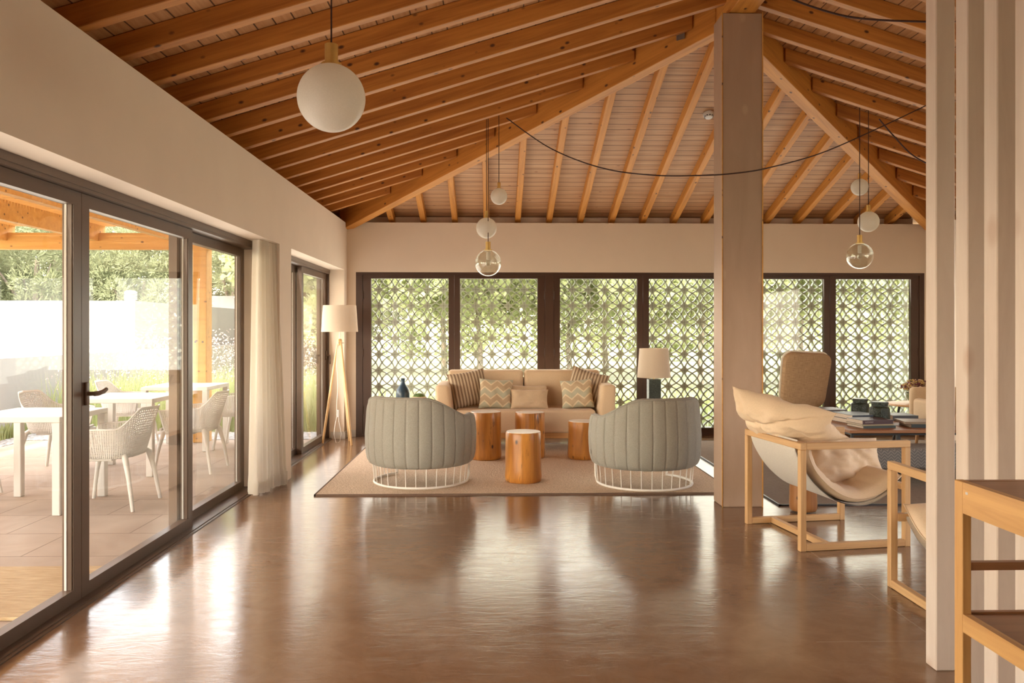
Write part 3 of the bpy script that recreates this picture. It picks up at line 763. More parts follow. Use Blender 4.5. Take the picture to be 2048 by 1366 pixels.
# ------------------------------------------------------------------ pendant lamps
def roofz(x, y): return ZR+P_*min(x-XW, XR-x, YB-y)
def pendant(label, x, y, z_, r_, kind, group=None, cordtop=None):
    root = T('pendant_lamp', label, 'lamp', (x, y, z_), 0, group)
    k = r_/.15
    if kind == 'opal':
        prof = [(r_*sin(a), -r_*cos(a)) for a in [pi*i/28 for i in range(1, 27)]]
        O('globe', MB().lathe([(.001,-r_)]+prof, 44), M['opal'], root, smooth=80)
    else:
        a_ = [pi*i/28 for i in range(1, 26)]
        prof = [(.001,-r_)]+[(r_*sin(a), -r_*cos(a)) for a in a_]
        inn = [((r_-.003)*sin(a), -(r_-.003)*cos(a)) for a in a_[::-1]]+[(.001,-r_+.003)]
        O('globe', MB().lathe(prof+inn, 44), M['globe'], root, smooth=80)
        b = O('bulb', MB().lathe([(.012,.035*k+.03), (.018,.02*k+.02), (.024,.0), (.022,-.02), (.001,-.032)], 20), M['globe'], root, smooth=60)
        O('socket', MB().lathe([(.018,.03), (.018,r_*.80)], 16), M['white_metal'], root, smooth=40)
    s_ = max(.55, k)
    O('cap', MB().lathe([(.045*s_,r_*.955), (.045*s_,r_*.955+.010*s_), (.029*s_,r_*.955+.014*s_), (.029*s_,r_*.955+.085*s_+.01), (.006,r_*.955+.087*s_+.012)], 28), M['brass'], root, smooth=40)
    zt_ = (cordtop or roofz(x, y)+.118)-z_
    O('cord', MB().tube([(0,0,r_*.955+.08*s_), (0,0,r_*.955+.11*s_), (0,0,zt_)], [.008,.004,.0035], 6), M['cord'], root, smooth=60)
pendant('large opal globe pendant with brass cap hanging near the top left', -.705, 3.52, 2.413, .147, 'opal')
pendant('smallest opal globe of the left hanging cluster, highest of three', .063, 7.85, 2.706, .082, 'opal')
pendant('opal globe pendant in the middle of the left hanging cluster', -.058, 7.80, 2.389, .101, 'opal')
pendant('clear glass globe pendant, lowest of the left hanging cluster', -.042, 7.72, 2.042, .127, 'clear')
pendant('small opal globe pendant right of the column, highest of three', 3.641, 7.85, 2.812, .083, 'opal')
pendant('opal globe pendant right of the column, middle of its cluster', 3.706, 7.80, 2.463, .101, 'opal')
pendant('clear glass globe pendant right of the column, lowest of its cluster', 3.60, 7.76, 2.122, .127, 'clear')
# slack cable across the ceiling
def catenary(pts, n=14):
    out = []
    for i in range(len(pts)-1):
        p0 = Vector(pts[max(i-1,0)]); p1 = Vector(pts[i]); p2 = Vector(pts[i+1]); p3 = Vector(pts[min(i+2, len(pts)-1)])
        for k in range(n):
            t_ = k/n; out.append(.5*((2*p1)+(-p0+p2)*t_+(2*p0-5*p1+4*p2-p3)*t_*t_+(-p0+3*p1-3*p2+p3)*t_**3))
    out.append(Vector(pts[-1])); return out
def at3(px, py, Y):
    x, z_ = at(px, py, Y); return (x, Y, z_)
cab = [at3(1013,236,7.0), at3(1100,296,6.85), at3(1200,335,6.6), at3(1300,350,6.35), at3(1400,351,6.18), at3(1475,346,6.10), at3(1540,335,6.15), at3(1640,307,6.4), at3(1738,265,6.8), at3(1850,212,6.9), at3(1880,196,6.9)]
tag(O('slack_cable', MB().tube(catenary(cab), .0055, 6), M['cord'], smooth=60), 'long dark cable sagging across the room in front of the column', 'cable')
cab = [at3(1560,-12,6.0), at3(1620,12,5.9), at3(1690,32,5.8), at3(1760,40,5.7), at3(1870,44,5.6)]
tag(O('slack_cable', MB().tube(catenary(cab), .0075, 6), M['cord'], smooth=60), 'dark cable slung under the right ceiling slope at the top of the picture', 'cable')
cab = [at3(1758,238,6.9), at3(1790,275,6.9), at3(1825,310,6.85), at3(1870,335,6.8)]
tag(O('slack_cable', MB().tube(catenary(cab), .006, 6), M['cord'], smooth=60), 'short dark cable dropping right from the rafters beside the right globes', 'cable')
# smoke detector
sd = T('smoke_detector', 'white round smoke detector on the back ceiling slope left of the column', 'smoke detector', (2.255, 8.30, ZB+P_*2.2-.002))
sd.rotation_euler = (-atan(P_), 0, 0)
O('housing', MB().lathe([(.058,0), (.058,-.02), (.05,-.032), (.036,-.05), (.001,-.055)], 30), M['white_plastic'], sd, smooth=40)
vv = MB()
for k in range(10):
    g = 2*pi*k/10; vv.box((-.008,.040,-.043), (.008,.0475,-.034), Matrix.Rotation(g, 4, 'Z'))
O('vents', vv, M['black'], sd)
# ------------------------------------------------------------------ sling armchairs
def sling_chair(label, loc, rz):
    """faces local +X"""
    root = T('sling_armchair', label, 'armchair', loc, rz, None)
    h = .365; p = .02
    for (x, y) in ((-h,-h), (-h,h), (h,-h), (h,h)):
        O('leg', MB().rbox((x-p,y-p,0), (x+p,y+p,.64), .003, 1), M['teakv'], root)
    O('top_rail', MB().rbox((-h-p,-h-p,.64), (-h+p,h+p,.683), .003, 1), M['teaky'], root)
    for s_ in (-1, 1):
        O('armrest', MB().rbox((-h+p,s_*h-p,.64), (h+p,s_*h+p,.683), .003, 1), M['teak'], root)
        O('bottom_rail', MB().rbox((-h+p,s_*h-p,.002), (h-p,s_*h+p,.044), .003, 1), M['teak'], root)
    O('stretcher', MB().rbox((-.20,-h+p,.003), (-.16,h-p,.043), .003, 1), M['teaky'], root)
    O('front_rail', MB().rbox((h-p,-h+p,.36), (h+p,h-p,.40), .003, 1), M['teaky'], root)
    ctrl = [(-.352,.690), (-.372,.64), (-.325,.53), (-.235,.41), (-.10,.305), (.06,.262), (.20,.285), (.31,.355), (.362,.405)]
    pts = catenary([(x, 0, z_) for x, z_ in ctrl], 6); n = len(pts); ny = 13
    def sl(off, i, j):
        a = pts[max(i-1,0)]; b = pts[min(i+1,n-1)]; d = (b-a).normalized(); nn = Vector((-d.z, 0, d.x))
        if nn.z < 0 and i > 6: nn = -nn
        y = -.30+.60*j/(ny-1)
        return pts[i]+nn*off+Vector((0, y, 0))
    mb = MB(); A = [[sl(0, i, j) for j in range(ny)] for i in range(n)]; B = [[sl(-.006, i, j) for j in range(ny)] for i in range(n)]
    mb.sheet(lambda i, j: A[i][j], n, ny); mb.sheet(lambda i, j: B[i][j], n, ny)
    O('sling', mb, M['sling'], root, smooth=60)
    # seat cushion along the sling
    ctrl2 = [(-.255,.665), (-.275,.60), (-.235,.50), (-.155,.405), (-.04,.325), (.08,.292), (.20,.310), (.30,.365), (.395,.44)]
    cp = catenary([(x, 0, z_) for x, z_ in ctrl2], 6); m_ = len(cp); V = []; F = []; nj = 17
    for sg in (0, 1):
        for i in range(m_):
            a = cp[max(i-1,0)]; b = cp[min(i+1,m_-1)]; d = (b-a).normalized(); nn = Vector((-d.z, 0, d.x)); 
            if nn.x*1+nn.z < 0: nn = -nn
            for j in range(nj):
                v = -1+2*j/(nj-1); u = -1+2*i/(m_-1)
                e_ = max(0, (1-u**6)*(1-v**6))**.5
                th = .052*e_+.006; wr = .010*noise.noise(Vector((i*.35, v*3, sg*4+rz)))*e_ + .006*noise.noise(Vector((i*.9, v*9, sg)))*e_
                q = cp[i]+nn*((th+wr)*(1 if sg else -.55)); V.append(q+Vector((0, v*.285, 0)))
    for sg in (0, 1):
        for i in range(m_-1):
            for j in range(nj-1):
                o = sg*m_*nj; F.append((o+i*nj+j, o+(i+1)*nj+j, o+(i+1)*nj+j+1, o+i*nj+j+1))
    for i in range(m_-1):
        for j in (0, nj-1): F.append((i*nj+j, (i+1)*nj+j, m_*nj+(i+1)*nj+j, m_*nj+i*nj+j))
    for j in range(nj-1):
        for i in (0, m_-1): F.append((i*nj+j, i*nj+j+1, m_*nj+i*nj+j+1, m_*nj+i*nj+j))
    mb = MB(); mb.v = V; mb.f = F
    sc_ = O('seat_cushion', mb, M['cushfab'], root, smooth=70)
    for s_ in (-1, 1):
        O('seam', MB().tube([cp[i]+Vector((0, s_*.287, 0))+Vector((0,0,.004)) for i in range(0, m_, 2)], .004, 6), M['cushfab'], sc_, smooth=60)
    return root
a1 = sling_chair('sling armchair with square wooden frame and sand cushions beside the column', (2.262, 5.424, 0), radians(8.5))
a2 = copy_tree(a1); a2['label'] = 'second sling armchair, closer to the camera and half hidden by the slat screen'
a2.location = (2.54, 3.935, 0); a2.rotation_euler = (0, 0, radians(90))
hp = pillow(.74, .33, .20, n=44, pinch=.09, wr=.013, seed=11, creases=((-.45,.2,.5,.030), (.35,.5,2.1,.028), (.6,-.2,.2,.018)))
# drape the pillow over the rail
hp.v = [(x, y+.05*(z_/.16)**2+.12*max(0, x/.37)**2, z_*(1-.35*max(0, x/.37)) + (.05*(-x/.37)**2 if x < 0 else -.11*(x/.37)**2)) for x, y, z_ in hp.v]
o = O('head_pillow', hp, M['cushfab'], smooth=70); tag(o, 'big crumpled sand pillow draped over the back rail of the sling armchair', 'cushion')
place(o, (1.945, 5.40, .775), R(38, 3, -66))
o = O('throw_pillow', pillow(.60, .37, .15, n=30, pinch=.07, wr=.014, seed=21, creases=((.3,.2,.6,.02), (-.2,.6,1.4,.02))), M['cushfab'], smooth=70)
tag(o, 'large sand pillow standing on the seat of the sling armchair', 'cushion'); place(o, (2.47, 5.56, .475), R(-22, 5, 12))

# ------------------------------------------------------------------ coffee table, books, jars
ct = T('coffee_table', 'large low wooden coffee table with black metal frame, covered with books', 'coffee table', (3.96, 8.16, .012))
O('tabletop', MB().rbox((-.60,-.71,.410), (.60,.71,.438), .003, 1), M['table'], ct)
O('apron', MB().box((-.56,-.66,.385), (.56,-.64,.41)).box((-.56,.64,.385), (.56,.66,.41)).box((-.56,-.64,.385), (-.54,.64,.41)).box((.54,-.64,.385), (.56,.64,.41)), M['black'], ct)
for x in (-.55, .55):
    for y in (-.65, .65): O('leg', MB().box((x-.011,y-.011,0), (x+.011,y+.011,.385)), M['black'], ct)
for x in (-.1,): O('leg', MB().box((x-.011,-.661,0), (x+.011,-.639,.385)), M['black'], ct)
covers = {}
def cov(c):
    if c not in covers: covers[c] = plain('cover_%d' % len(covers), c, .45, var=.03)
    return covers[c]
def book(label, x, y, z_, w_, d_, th, rz, c, text=False, group='books on the coffee table'):
    """spine along local -Y face, width w_ along X"""
    b = T('book', label, 'book', (x, y, z_), radians(rz), group)
    cv = MB(); t_ = .003
    cv.box((-w_/2,-d_/2,0), (w_/2,d_/2,t_)); cv.box((-w_/2,-d_/2,th-t_), (w_/2,d_/2,th)); cv.box((-w_/2,-d_/2,t_), (w_/2,-d_/2+t_,th-t_))
    O('cover', cv, cov(c), b)
    O('pages', MB().box((-w_/2+.003,-d_/2+t_,t_), (w_/2-.003,d_/2-.004,th-t_)), M['paper'], b)
    if text:
        tm = MB(); x0 = -w_/2+.03
        for i in range(9):
            tm.box((x0+i*.0095, -d_/2-.0006, th*.30), (x0+i*.0095+.0022, -d_/2, th*.72))
            if i % 2 == 0: tm.box((x0+i*.0095, -d_/2-.0006, th*.45+(i % 3)*.003), (x0+i*.0095+.0065, -d_/2, th*.52+(i % 3)*.003))
        O('spine_lettering', tm, plain('pale_lettering', (.5,.47,.43), .6), b)
    return b
Z0 = .4502
book('thin dark green book, lowest of the stack nearest the table front', 3.70, 7.735, Z0, .345, .27, .024, 9, (.03,.045,.035))
book('thin yellowish book in the middle of the stack nearest the table front', 3.69, 7.745, Z0+.0242, .33, .27, .014, 8, (.42,.33,.18))
book('dark maroon book with pale spine lettering on top of the front stack', 3.685, 7.735, Z0+.0384, .325, .265, .040, 9, (.06,.018,.022), True)
book('thick black book, lower one of the stack behind the front stack', 3.72, 8.12, Z0, .30, .36, .046, 9, (.015,.015,.02))
book('thick dark book with blue sheen on top of the middle stack', 3.725, 8.125, Z0+.0462, .31, .37, .044, 9, (.03,.04,.06))
book('dark brown book, lowest of the far left stack', 3.555, 8.53, Z0, .27, .33, .040, 9, (.05,.02,.012))
book('dark grey book in the middle of the far left stack', 3.56, 8.54, Z0+.0402, .27, .33, .036, 7, (.06,.06,.075))
book('wide grey book on top of the far left stack', 3.60, 8.60, Z0+.0764, .36, .30, .016, 5, (.20,.20,.22))
book('dark green book under the tan one at the right of the table', 4.22, 7.76, Z0, .33, .28, .034, -4, (.02,.03,.028))
book('tan covered book on top of the right stack', 4.20, 7.78, Z0+.0342, .37, .30, .022, -8, (.30,.21,.13))
book('dark grey thick book behind the green jars', 4.30, 8.36, Z0, .26, .30, .055, -3, (.07,.075,.08))
def jar(label, x, y, r_, h):
    j = T('ceramic_jar', label, 'jar', (x, y, Z0), 0)
    O('body', MB().lathe([(r_*.9,0), (r_*.98,.008), (r_,.03), (r_*1.01,h*.45), (r_*.99,h*.68), (r_*.93,h*.74), (r_*.80,h*.78)], 44), M['greenpot'], j, smooth=50)
    O('lid', MB().lathe([(r_*.80,h*.78), (r_*.80,h*.86), (r_*.86,h*.88), (r_*.86,h*.96), (r_*.82,h*.99), (.001,h)], 44), M['greenpot'], j, smooth=40)
jar('dark green textured ceramic jar farther back on the coffee table', 3.975, 8.56, .093, .205)
jar('dark green textured ceramic jar nearer the front of the coffee table', 3.915, 8.00, .097, .222)
# pouf
t = NT('knitted_pouf_fabric'); sx = t.n('SeparateXYZ'); t.l(t.coord(), sx.inputs[0])
zz = t.math('ADD', t.math('MULTIPLY', sx.outputs[2], 1.0), t.math('PINGPONG', t.math('ADD', sx.outputs[0], 2.0), .03))
lz = t.math('LESS_THAN', t.math('FRACT', t.math('ADD', t.math('DIVIDE', zz, .028), 5)), .16)
t.base(t.mix(lz, (.17,.16,.145), (.38,.34,.29))); t.rough(.95); M['knit'] = t.m
pf = T('ottoman', 'dark grey knitted low ottoman between the coffee table and the sling armchair', 'ottoman', (3.98, 7.22, .012))
O('cushion', MB().rbox((-.72,-.20,.14), (.72,.19,.325), .035, 4), M['knit'], pf, smooth=50)
for x in (-.62, .62):
    for y in (-.14, .14): O('leg', MB().tube([(x,y,0), (x,y,.15)], .016, 10), M['black'], pf)
# window lounge chair
wc = T('lounge_chair', 'swivel chair with tall woven tan backrest seen from behind near the window', 'chair', (3.60, 9.40, .012), radians(3))
t = NT('tan_basket_weave'); a_ = t.noise(t.coord((14,1,300)), 1, 3); b_ = t.noise(t.coord((300,1,14)), 1, 3)
t.base(t.ramp(t.math('MULTIPLY', t.math('ADD', a_, b_), .5), [(.38, (.28,.165,.085)), (.62, (.48,.31,.17))])); t.rough(.85); M['weave'] = t.m
def rpoly(w_, h, r_, n=8, top=1.0):
    P = []
    for cx_, cz_, a0 in ((w_/2-r_, h/2-r_, 0), (-w_/2+r_, h/2-r_, 90), (-w_/2+r_, -h/2+r_, 180), (w_/2-r_, -h/2+r_, 270)):
        for i in range(n+1):
            g = radians(a0+90*i/n); P.append(((cx_+r_*cos(g)), (cz_+r_*sin(g))))
    return [(x*(1+.10*(z_/h)), z_) for x, z_ in P]
def panel(poly, y0, y1, bow, cz_):
    mb = MB(); n = len(poly); V = []; F = []
    rings = [(1.0, 0), (.97, 1), (.6, 1), (.2, 1)]
    for side, yy in ((0, y0), (1, y1)):
        for s_, e_ in rings:
            for x, z_ in poly: V.append((x*s_, yy+(-.012 if side == 0 else .012)*e_+bow*(x*s_)**2, cz_+z_*s_))
    m_ = len(rings)
    for side in (0, 1):
        o = side*m_*n
        for r_ in range(m_-1):
            for k in range(n): F.append((o+r_*n+k, o+r_*n+(k+1) % n, o+(r_+1)*n+(k+1) % n, o+(r_+1)*n+k))
        F.append(tuple(o+(m_-1)*n+k for k in range(n)))
    for k in range(n): F.append((k, (k+1) % n, m_*n+(k+1) % n, m_*n+k))
    mb.v = V; mb.f = F; return mb
bp = O('backrest', panel(rpoly(.55,.62,.11), -.035, .035, .35, 0), M['weave'], wc, smooth=50); bp.location = (-.05,-.37,.815); bp.rotation_euler = R(8,3,6)
rim = [(x, .035+.35*x*x, z_) for x, z_ in rpoly(.555,.625,.11)]
rim2 = O('back_edge', MB().tube(rim, .014, 8, closed=True), M['curtain'], wc, smooth=60); rim2.location = (-.05,-.37,.815); rim2.rotation_euler = R(8,3,6)
O('seat', MB().lathe([(.20,.375), (.26,.385), (.28,.42), (.275,.455), (.25,.475), (.001,.48)], 40), M['chairfab'], wc, smooth=50)
O('back_bracket', MB().tube([(0,-.12,.39), (0,-.33,.42), (-.02,-.36,.60)], .016), M['black'], wc, smooth=50)
for g in (45, 135, 225, 315): O('leg', MB().tube([(.05*cos(radians(g)), .05*sin(radians(g)), .38), (.25*cos(radians(g)), .25*sin(radians(g)), 0)], [.016,.011], 10), M['oak'], wc, smooth=50)
# round table with dried flowers
rt = T('round_side_table', 'round wooden side table by the window holding the flower bowl', 'side table', (5.20, 9.62, .012))
O('tabletop', MB().lathe([(.36,.462), (.37,.468), (.37,.486), (.36,.490), (.001,.490)], 56), M['oak'], rt, smooth=30)
for g in (30, 150, 270): O('leg', MB().tube([(.22*cos(radians(g)), .22*sin(radians(g)), .462), (.29*cos(radians(g)), .29*sin(radians(g)), 0)], .016, 10), M['black'], rt)
fb = T('flower_bowl', 'mottled green bowl of dried purple and yellow flowers', 'flower arrangement', (5.15, 9.58, .5025))
O('bowl', MB().lathe([(.05,0), (.06,.004), (.085,.02), (.125,.07), (.142,.13), (.136,.13), (.118,.07), (.07,.03)], 40), M['bowl'], fb, smooth=50)
random.seed(5); fm = [MB(), MB(), MB()]; st = MB()
for i in range(420):
    g = random.uniform(0, 2*pi); e_ = random.uniform(.0, 1.35); rr = random.uniform(.35, 1)
    p = Vector((.24*sin(e_)*cos(g)*rr, .24*sin(e_)*sin(g)*rr, .13+.14*cos(e_)*rr+.02)); s_ = random.uniform(.008, .017)
    bm = bmesh.new(); bmesh.ops.create_icosphere(bm, subdivisions=1, radius=s_)
    fm[random.choice((0,0,1,1,2))].bm(bm, Matrix.Translation(p) @ Matrix.Scale(.7, 4, (0,0,1)))
    if i % 6 == 0: st.tube([(0,0,.08), p], .0015, 4)
for m_, c_, nm in zip(fm, ((.16,.035,.05), (.50,.34,.12), (.55,.38,.26)), ('purple_blossoms', 'yellow_blossoms', 'pale_blossoms')):
    tag(O(nm, m_, plain(nm+'_petals', c_, .85, var=.35, scale=60), fb), kind='stuff')
O('stems', st, M['bark'], fb)
# cream armchair at the far right
ca = T('cream_armchair', 'cream upholstered armchair peeking out left of the slat screen', 'armchair', (5.225, 8.98, .012), 0)
O('backrest', MB().rbox((-.385,.12,.25), (.33,.24,.722), .05, 4), M['sofafab'], ca, smooth=50)
O('seat', MB().rbox((-.27,-.32,.24), (.27,.12,.42), .05, 4), M['sofafab'], ca, smooth=50)
for s_ in (-1, 1): O('armrest', MB().rbox((s_*.33-.055,-.32,.2), (s_*.33+.055,.14,.60), .045, 4), M['sofafab'], ca, smooth=50)
for x in (-.3, .3):
    for y in (-.27, .17): O('leg', MB().tube([(x,y,.24), (x*1.06,y*1.06,0)], [.02,.014], 10), M['oak'], ca)

# ------------------------------------------------------------------ oak shelf unit, front right
su = T('open_shelf_unit', 'open oak shelf unit cut by the right edge in front of the slats', 'shelf unit', (1.362, 2.328, 0))
L_ = .80; Wd = .42
for y in (-.041, -L_):
    for x in (0, Wd-.027): O('post', MB().rbox((x, y, 0), (x+.027, y+.041, .958), .002, 1), M['oakv'], su)
for z0, z1, nm in ((.867,.9575,'top_rail'), (.523,.575,'shelf_rail'), (.12,.172,'shelf_rail')):
    for x in (0, Wd-.025): O(nm, MB().box((x+.001,-L_+.041,z0), (x+.024,-.041,z1)), M['oaky'], su)
    O(nm, MB().box((.027,-.026,z1-.028), (Wd-.027,-.010,z1)), M['oakdark'], su)
O('cross_bar', MB().box((.027,-.037,.700), (Wd-.027,-.016,.723)), M['oakdark'], su)
O('top', MB().box((.025,-L_,.940), (Wd-.025,-.0,.9565)), M['oakdark'], su)
for z in (.553, .15): O('shelf', MB().box((.025,-L_+.02,z), (Wd-.025,-.028,z+.017)), M['oakdark'], su)
O('filler_patch', MB().box((.0003,-.066,.925), (.0015,-.055,.932)), M['white_plastic'], su)
# ------------------------------------------------------------------ outside: ground and walls
struct('patio', MB().box((-7.5, -6, -.25), (-2.25, 10.32, -.012)), M['paver'])
tag(O('gravel_strip', MB().box((-6.3, 10.32, -.25), (-2.0, 11.05, -.006)).box((-6.48, -2, -.012), (-5.9, 10.32, -.004)), M['pebble']), 'strip of white pebbles edging the patio', 'gravel', None, 'stuff')
struct('lawn', MB().box((-60, 11.05, -.3), (60, 90, -.03)).box((-60, -30, -.3), (-7.5, 11.05, -.03)).box((-2.0, 10.85, -.3), (40, 11.05, -.03)).box((6.1, -30, -.3), (60, 10.85, -.03)).box((-7.5, -30, -.3), (6.1, YF-.25, -.03)), M['lawn'])
tag(O('door_mat', MB().rbox((-3.55, 3.93, -.012), (-2.28, 4.78, .006), .004, 1), M['mat']), 'tan coir mat on the paving outside the nearest glass door', 'mat')
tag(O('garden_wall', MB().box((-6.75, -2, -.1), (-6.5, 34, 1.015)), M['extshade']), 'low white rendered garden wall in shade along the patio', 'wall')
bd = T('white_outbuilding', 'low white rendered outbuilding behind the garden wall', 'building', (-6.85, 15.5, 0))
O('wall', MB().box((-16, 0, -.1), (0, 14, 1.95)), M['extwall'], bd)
nm = MB()
for (a, b, c_, d_) in ((.10,.20,.030,1.62), (.10,.19,.030,1.385)):
    nm.box((0, a+.25, d_), (.004, b+.27, d_+.014))
for z_ in (1.57, 1.34): nm.box((0, .32, z_), (.003, 1.0, z_+.008))
nm.box((0,.78,1.62), (.004,.80,1.72)); nm.box((0,.72,1.62), (.004,.88,1.63)); nm.box((0,.76,1.385), (.004,.78,1.49)); nm.box((0,.83,1.385), (.004,.85,1.49)); nm.box((0,.83,1.385), (.004,.93,1.395)); nm.box((0,.91,1.385), (.004,.93,1.45)); nm.box((0,.83,1.45), (.004,.93,1.46))
O('wall_markings', nm, plain('grey_marking', (.45,.42,.38), .8), bd)
tag(O('roof_box', MB().box((-8.36, 24.0, 1.94), (-7.60, 25.2, 2.40)), M['extwall']), 'white box on the outbuilding roof seen through the third door panel', 'roof box')
vt = T('roof_vent', 'white ribbed round vent on the outbuilding roof', 'vent', (-7.42, 16.6, 1.95))
vm = MB().lathe([(.085,0), (.085,.06)], 24)
for k in range(5): vm.lathe([(.105,.055+k*.036), (.125,.062+k*.036), (.125,.076+k*.036), (.105,.083+k*.036)], 24)
vm.lathe([(.10,.23), (.085,.245), (.001,.25)], 24); O('cowl', vm, M['white_plastic'], vt, smooth=30)
# ------------------------------------------------------------------ pergola
pg = T('pergola', 'golden pine pergola over the patio with closely spaced roof laths', 'pergola', (-3.63, 10.16, 0))
pg.location = (0, 0, 0)
O('post', MB().rbox((-3.735, 10.06, -.01), (-3.565, 10.26, 2.50), .006, 1), M['pergola'], pg)
pb = MB()
for x in (-3.70, -3.61): pb.tube([(x, 10.06, 1.245), (x, 10.052, 1.245)], .012, 12)
O('post_bolt', pb, M['black'], pg)
O('beam', MB().beam((-3.50, 10.10, 2.395), (-8.2, 10.10, 2.395), .09, .205), M['pergola'], pg)
O('beam', MB().beam((-5.55, -2.5, 2.40), (-5.55, -2.4, 2.40), .09, .1), M['pergola'], pg)
for x in (-4.93, -6.05, -7.15, -3.95):
    O('joist', MB().beam((x, -2.5, 2.50), (x, 10.22, 2.50), .085, .20), M['pergola'], pg)
lt = MB(); y = -2.4
while y < 10.2: lt.box((-6.9, y, 2.70), (-3.02, y+.036, 2.722)); y += .052
tag(O('roof_laths', lt, M['pergola'], pg), kind='stuff')
# ------------------------------------------------------------------ patio furniture
def patio_table(label, x, y, s_=.76, d_=.76):
    """x,y = near right leg corner"""
    t_ = T('patio_table', label, 'table', (x-s_/2, y+d_/2, -.012), 0)
    O('tabletop', MB().rbox((-s_/2,-d_/2,.705), (s_/2,d_/2,.748), .006, 2), M['white_plastic'], t_)
    for sx_ in (-1, 1):
        for sy_ in (-1, 1):
            a = sorted((sx_*s_/2, sx_*(s_/2-.062))); b = sorted((sy_*d_/2, sy_*(d_/2-.062)))
            O('leg', MB().rbox((a[0], b[0], 0), (a[1], b[1], .706), .005, 1), M['white_plastic'], t_)
    return t_
patio_table('square white patio table nearest the glass doors', -3.275, 6.14)
patio_table('square white patio table, second from the camera', -3.255, 7.74)
patio_table('square white patio table farthest back beside the pergola post', -3.29, 9.32)
patio_table('square white patio table half cut by the left picture edge', -4.95, 6.5)
def perforate(bm, faces, e_):
    for f in faces:
        vs = list(f.verts); c_ = [v.co.copy() for v in vs]
        def P(u, v): return (c_[0]*(1-u)+c_[1]*u)*(1-v)+(c_[3]*(1-u)+c_[2]*u)*v
        q = [bm.verts.new(P(u, v)) for u, v in ((e_, e_), (1-e_, e_), (1-e_, 1-e_), (e_, 1-e_))]
        bm.faces.remove(f)
        for k in range(4): bm.faces.new((vs[k], vs[(k+1) % 4], q[(k+1) % 4], q[k]))
def net_chair():
    """faces local +Y"""
    root = T('net_armchair', '', 'chair', (0, 0, -.012), 0, 'perforated white patio chairs')
    bm = bmesh.new(); ns, nt_ = 76, 20; G = []
    dense = []
    for i in range(2001):
        ph = (-1+2*i/2000)*radians(128); sp, cp = sin(ph), -cos(ph)
        dense.append((.235*(1 if sp > 0 else -1)*abs(sp)**.62, .215*(1 if cp > 0 else -1)*abs(cp)**.62))
    cum = [0]
    for i in range(2000): cum.append(cum[-1]+math.hypot(dense[i+1][0]-dense[i][0], dense[i+1][1]-dense[i][1]))
    q_ = 0
    for i in range(ns+1):
        tgt = cum[-1]*i/ns
        while q_ < 1999 and cum[q_+1] < tgt: q_ += 1
        px_, py_ = dense[min(2000, q_+1)] if i else dense[0]
        a = abs(-1+2*i/ns); k = min(1, max(0, (a-.22)/.26)); k = k*k*(3-2*k); zt_ = .80-.155*k; row = []
        f_ = max(0, (a-.72)/.28)
        for j in range(nt_+1):
            v = j/nt_; z_ = .405+(zt_-.405-.02*f_)*v; ln = 1+.26*v**.9
            bk = -.10*v*max(0, 1-a*2.2)
            row.append(bm.verts.new((px_*ln, py_*ln+bk+.03*f_, z_)))
        G.append(row)
    fs = []
    for i in range(ns):
        for j in range(nt_):
            f = bm.faces.new((G[i][j], G[i+1][j], G[i+1][j+1], G[i][j+1]))
            if 1 <= i < ns-1 and j < nt_-1: fs.append(f)
    # seat
    n = 22; SG = []
    for i in range(n+1):
        row = []
        for j in range(n+1):
            u = -1+2*i/n; v = -1+2*j/n; x = .238*u*sqrt(1-.32*v*v) ; y = .225*v*sqrt(1-.32*u*u)
            row.append(bm.verts.new((x*1.02, y+.01, .432+.012*(u*u+v*v)-.008)))
        SG.append(row)
    for i in range(n):
        for j in range(n):
            f = bm.faces.new((SG[i][j], SG[i+1][j], SG[i+1][j+1], SG[i][j+1]))
            if 1 <= i < n-1 and 1 <= j < n-1: fs.append(f)
    perforate(bm, fs, .21)
    mb = MB(); mb.bm(bm)
    sh = O('shell', mb, M['white_plastic'], root, smooth=60, fixn=False)
    md = sh.modifiers.new('thick', 'SOLIDIFY'); md.thickness = .007; md.offset = 0
    O('seat_frame', MB().rbox((-.225,-.10,.385), (.225,.262,.418), .012, 2), M['white_plastic'], root, smooth=40)
    O('seat_rim', MB().tube([(-.20,.235,.432), (0,.25,.43), (.20,.235,.432)], .013, 8), M['white_plastic'], root, smooth=60)
    for sx_ in (-1, 1):
        for sy_ in (-1, 1):
            O('leg', MB().tube([(sx_*.17, sy_*.17, .435), (sx_*.215, sy_*.20, .40), (sx_*.235, sy_*.235, .25), (sx_*.255, sy_*.275, 0)], [.018,.024,.018,.014], 10), M['white_plastic'], root, smooth=60)
    return root
nc = net_chair()
spots = [(-3.06, 6.52, 90, 'nearest perforated white armchair, right of the first patio table'),
         (-3.02, 8.12, 90, 'perforated white armchair right of the second patio table'),
         (-3.00, 9.70, 92, 'perforated white armchair right of the third table, seen behind the curtain edge'),
         (-4.33, 8.10, -92, 'perforated white armchair with its back towards the wall, left of the second table'),
         (-4.40, 9.75, -88, 'perforated white armchair left of the farthest patio table'),
         (-4.50, 6.75, -84, 'perforated white armchair at the left picture edge')]
for i, (x, y, a, lb) in enumerate(spots):
    o = nc if i == 0 else copy_tree(nc); o.location = (x, y, -.012); o.rotation_euler = (0, 0, radians(a)); o['label'] = lb
    if 'group' in o: del o['group']
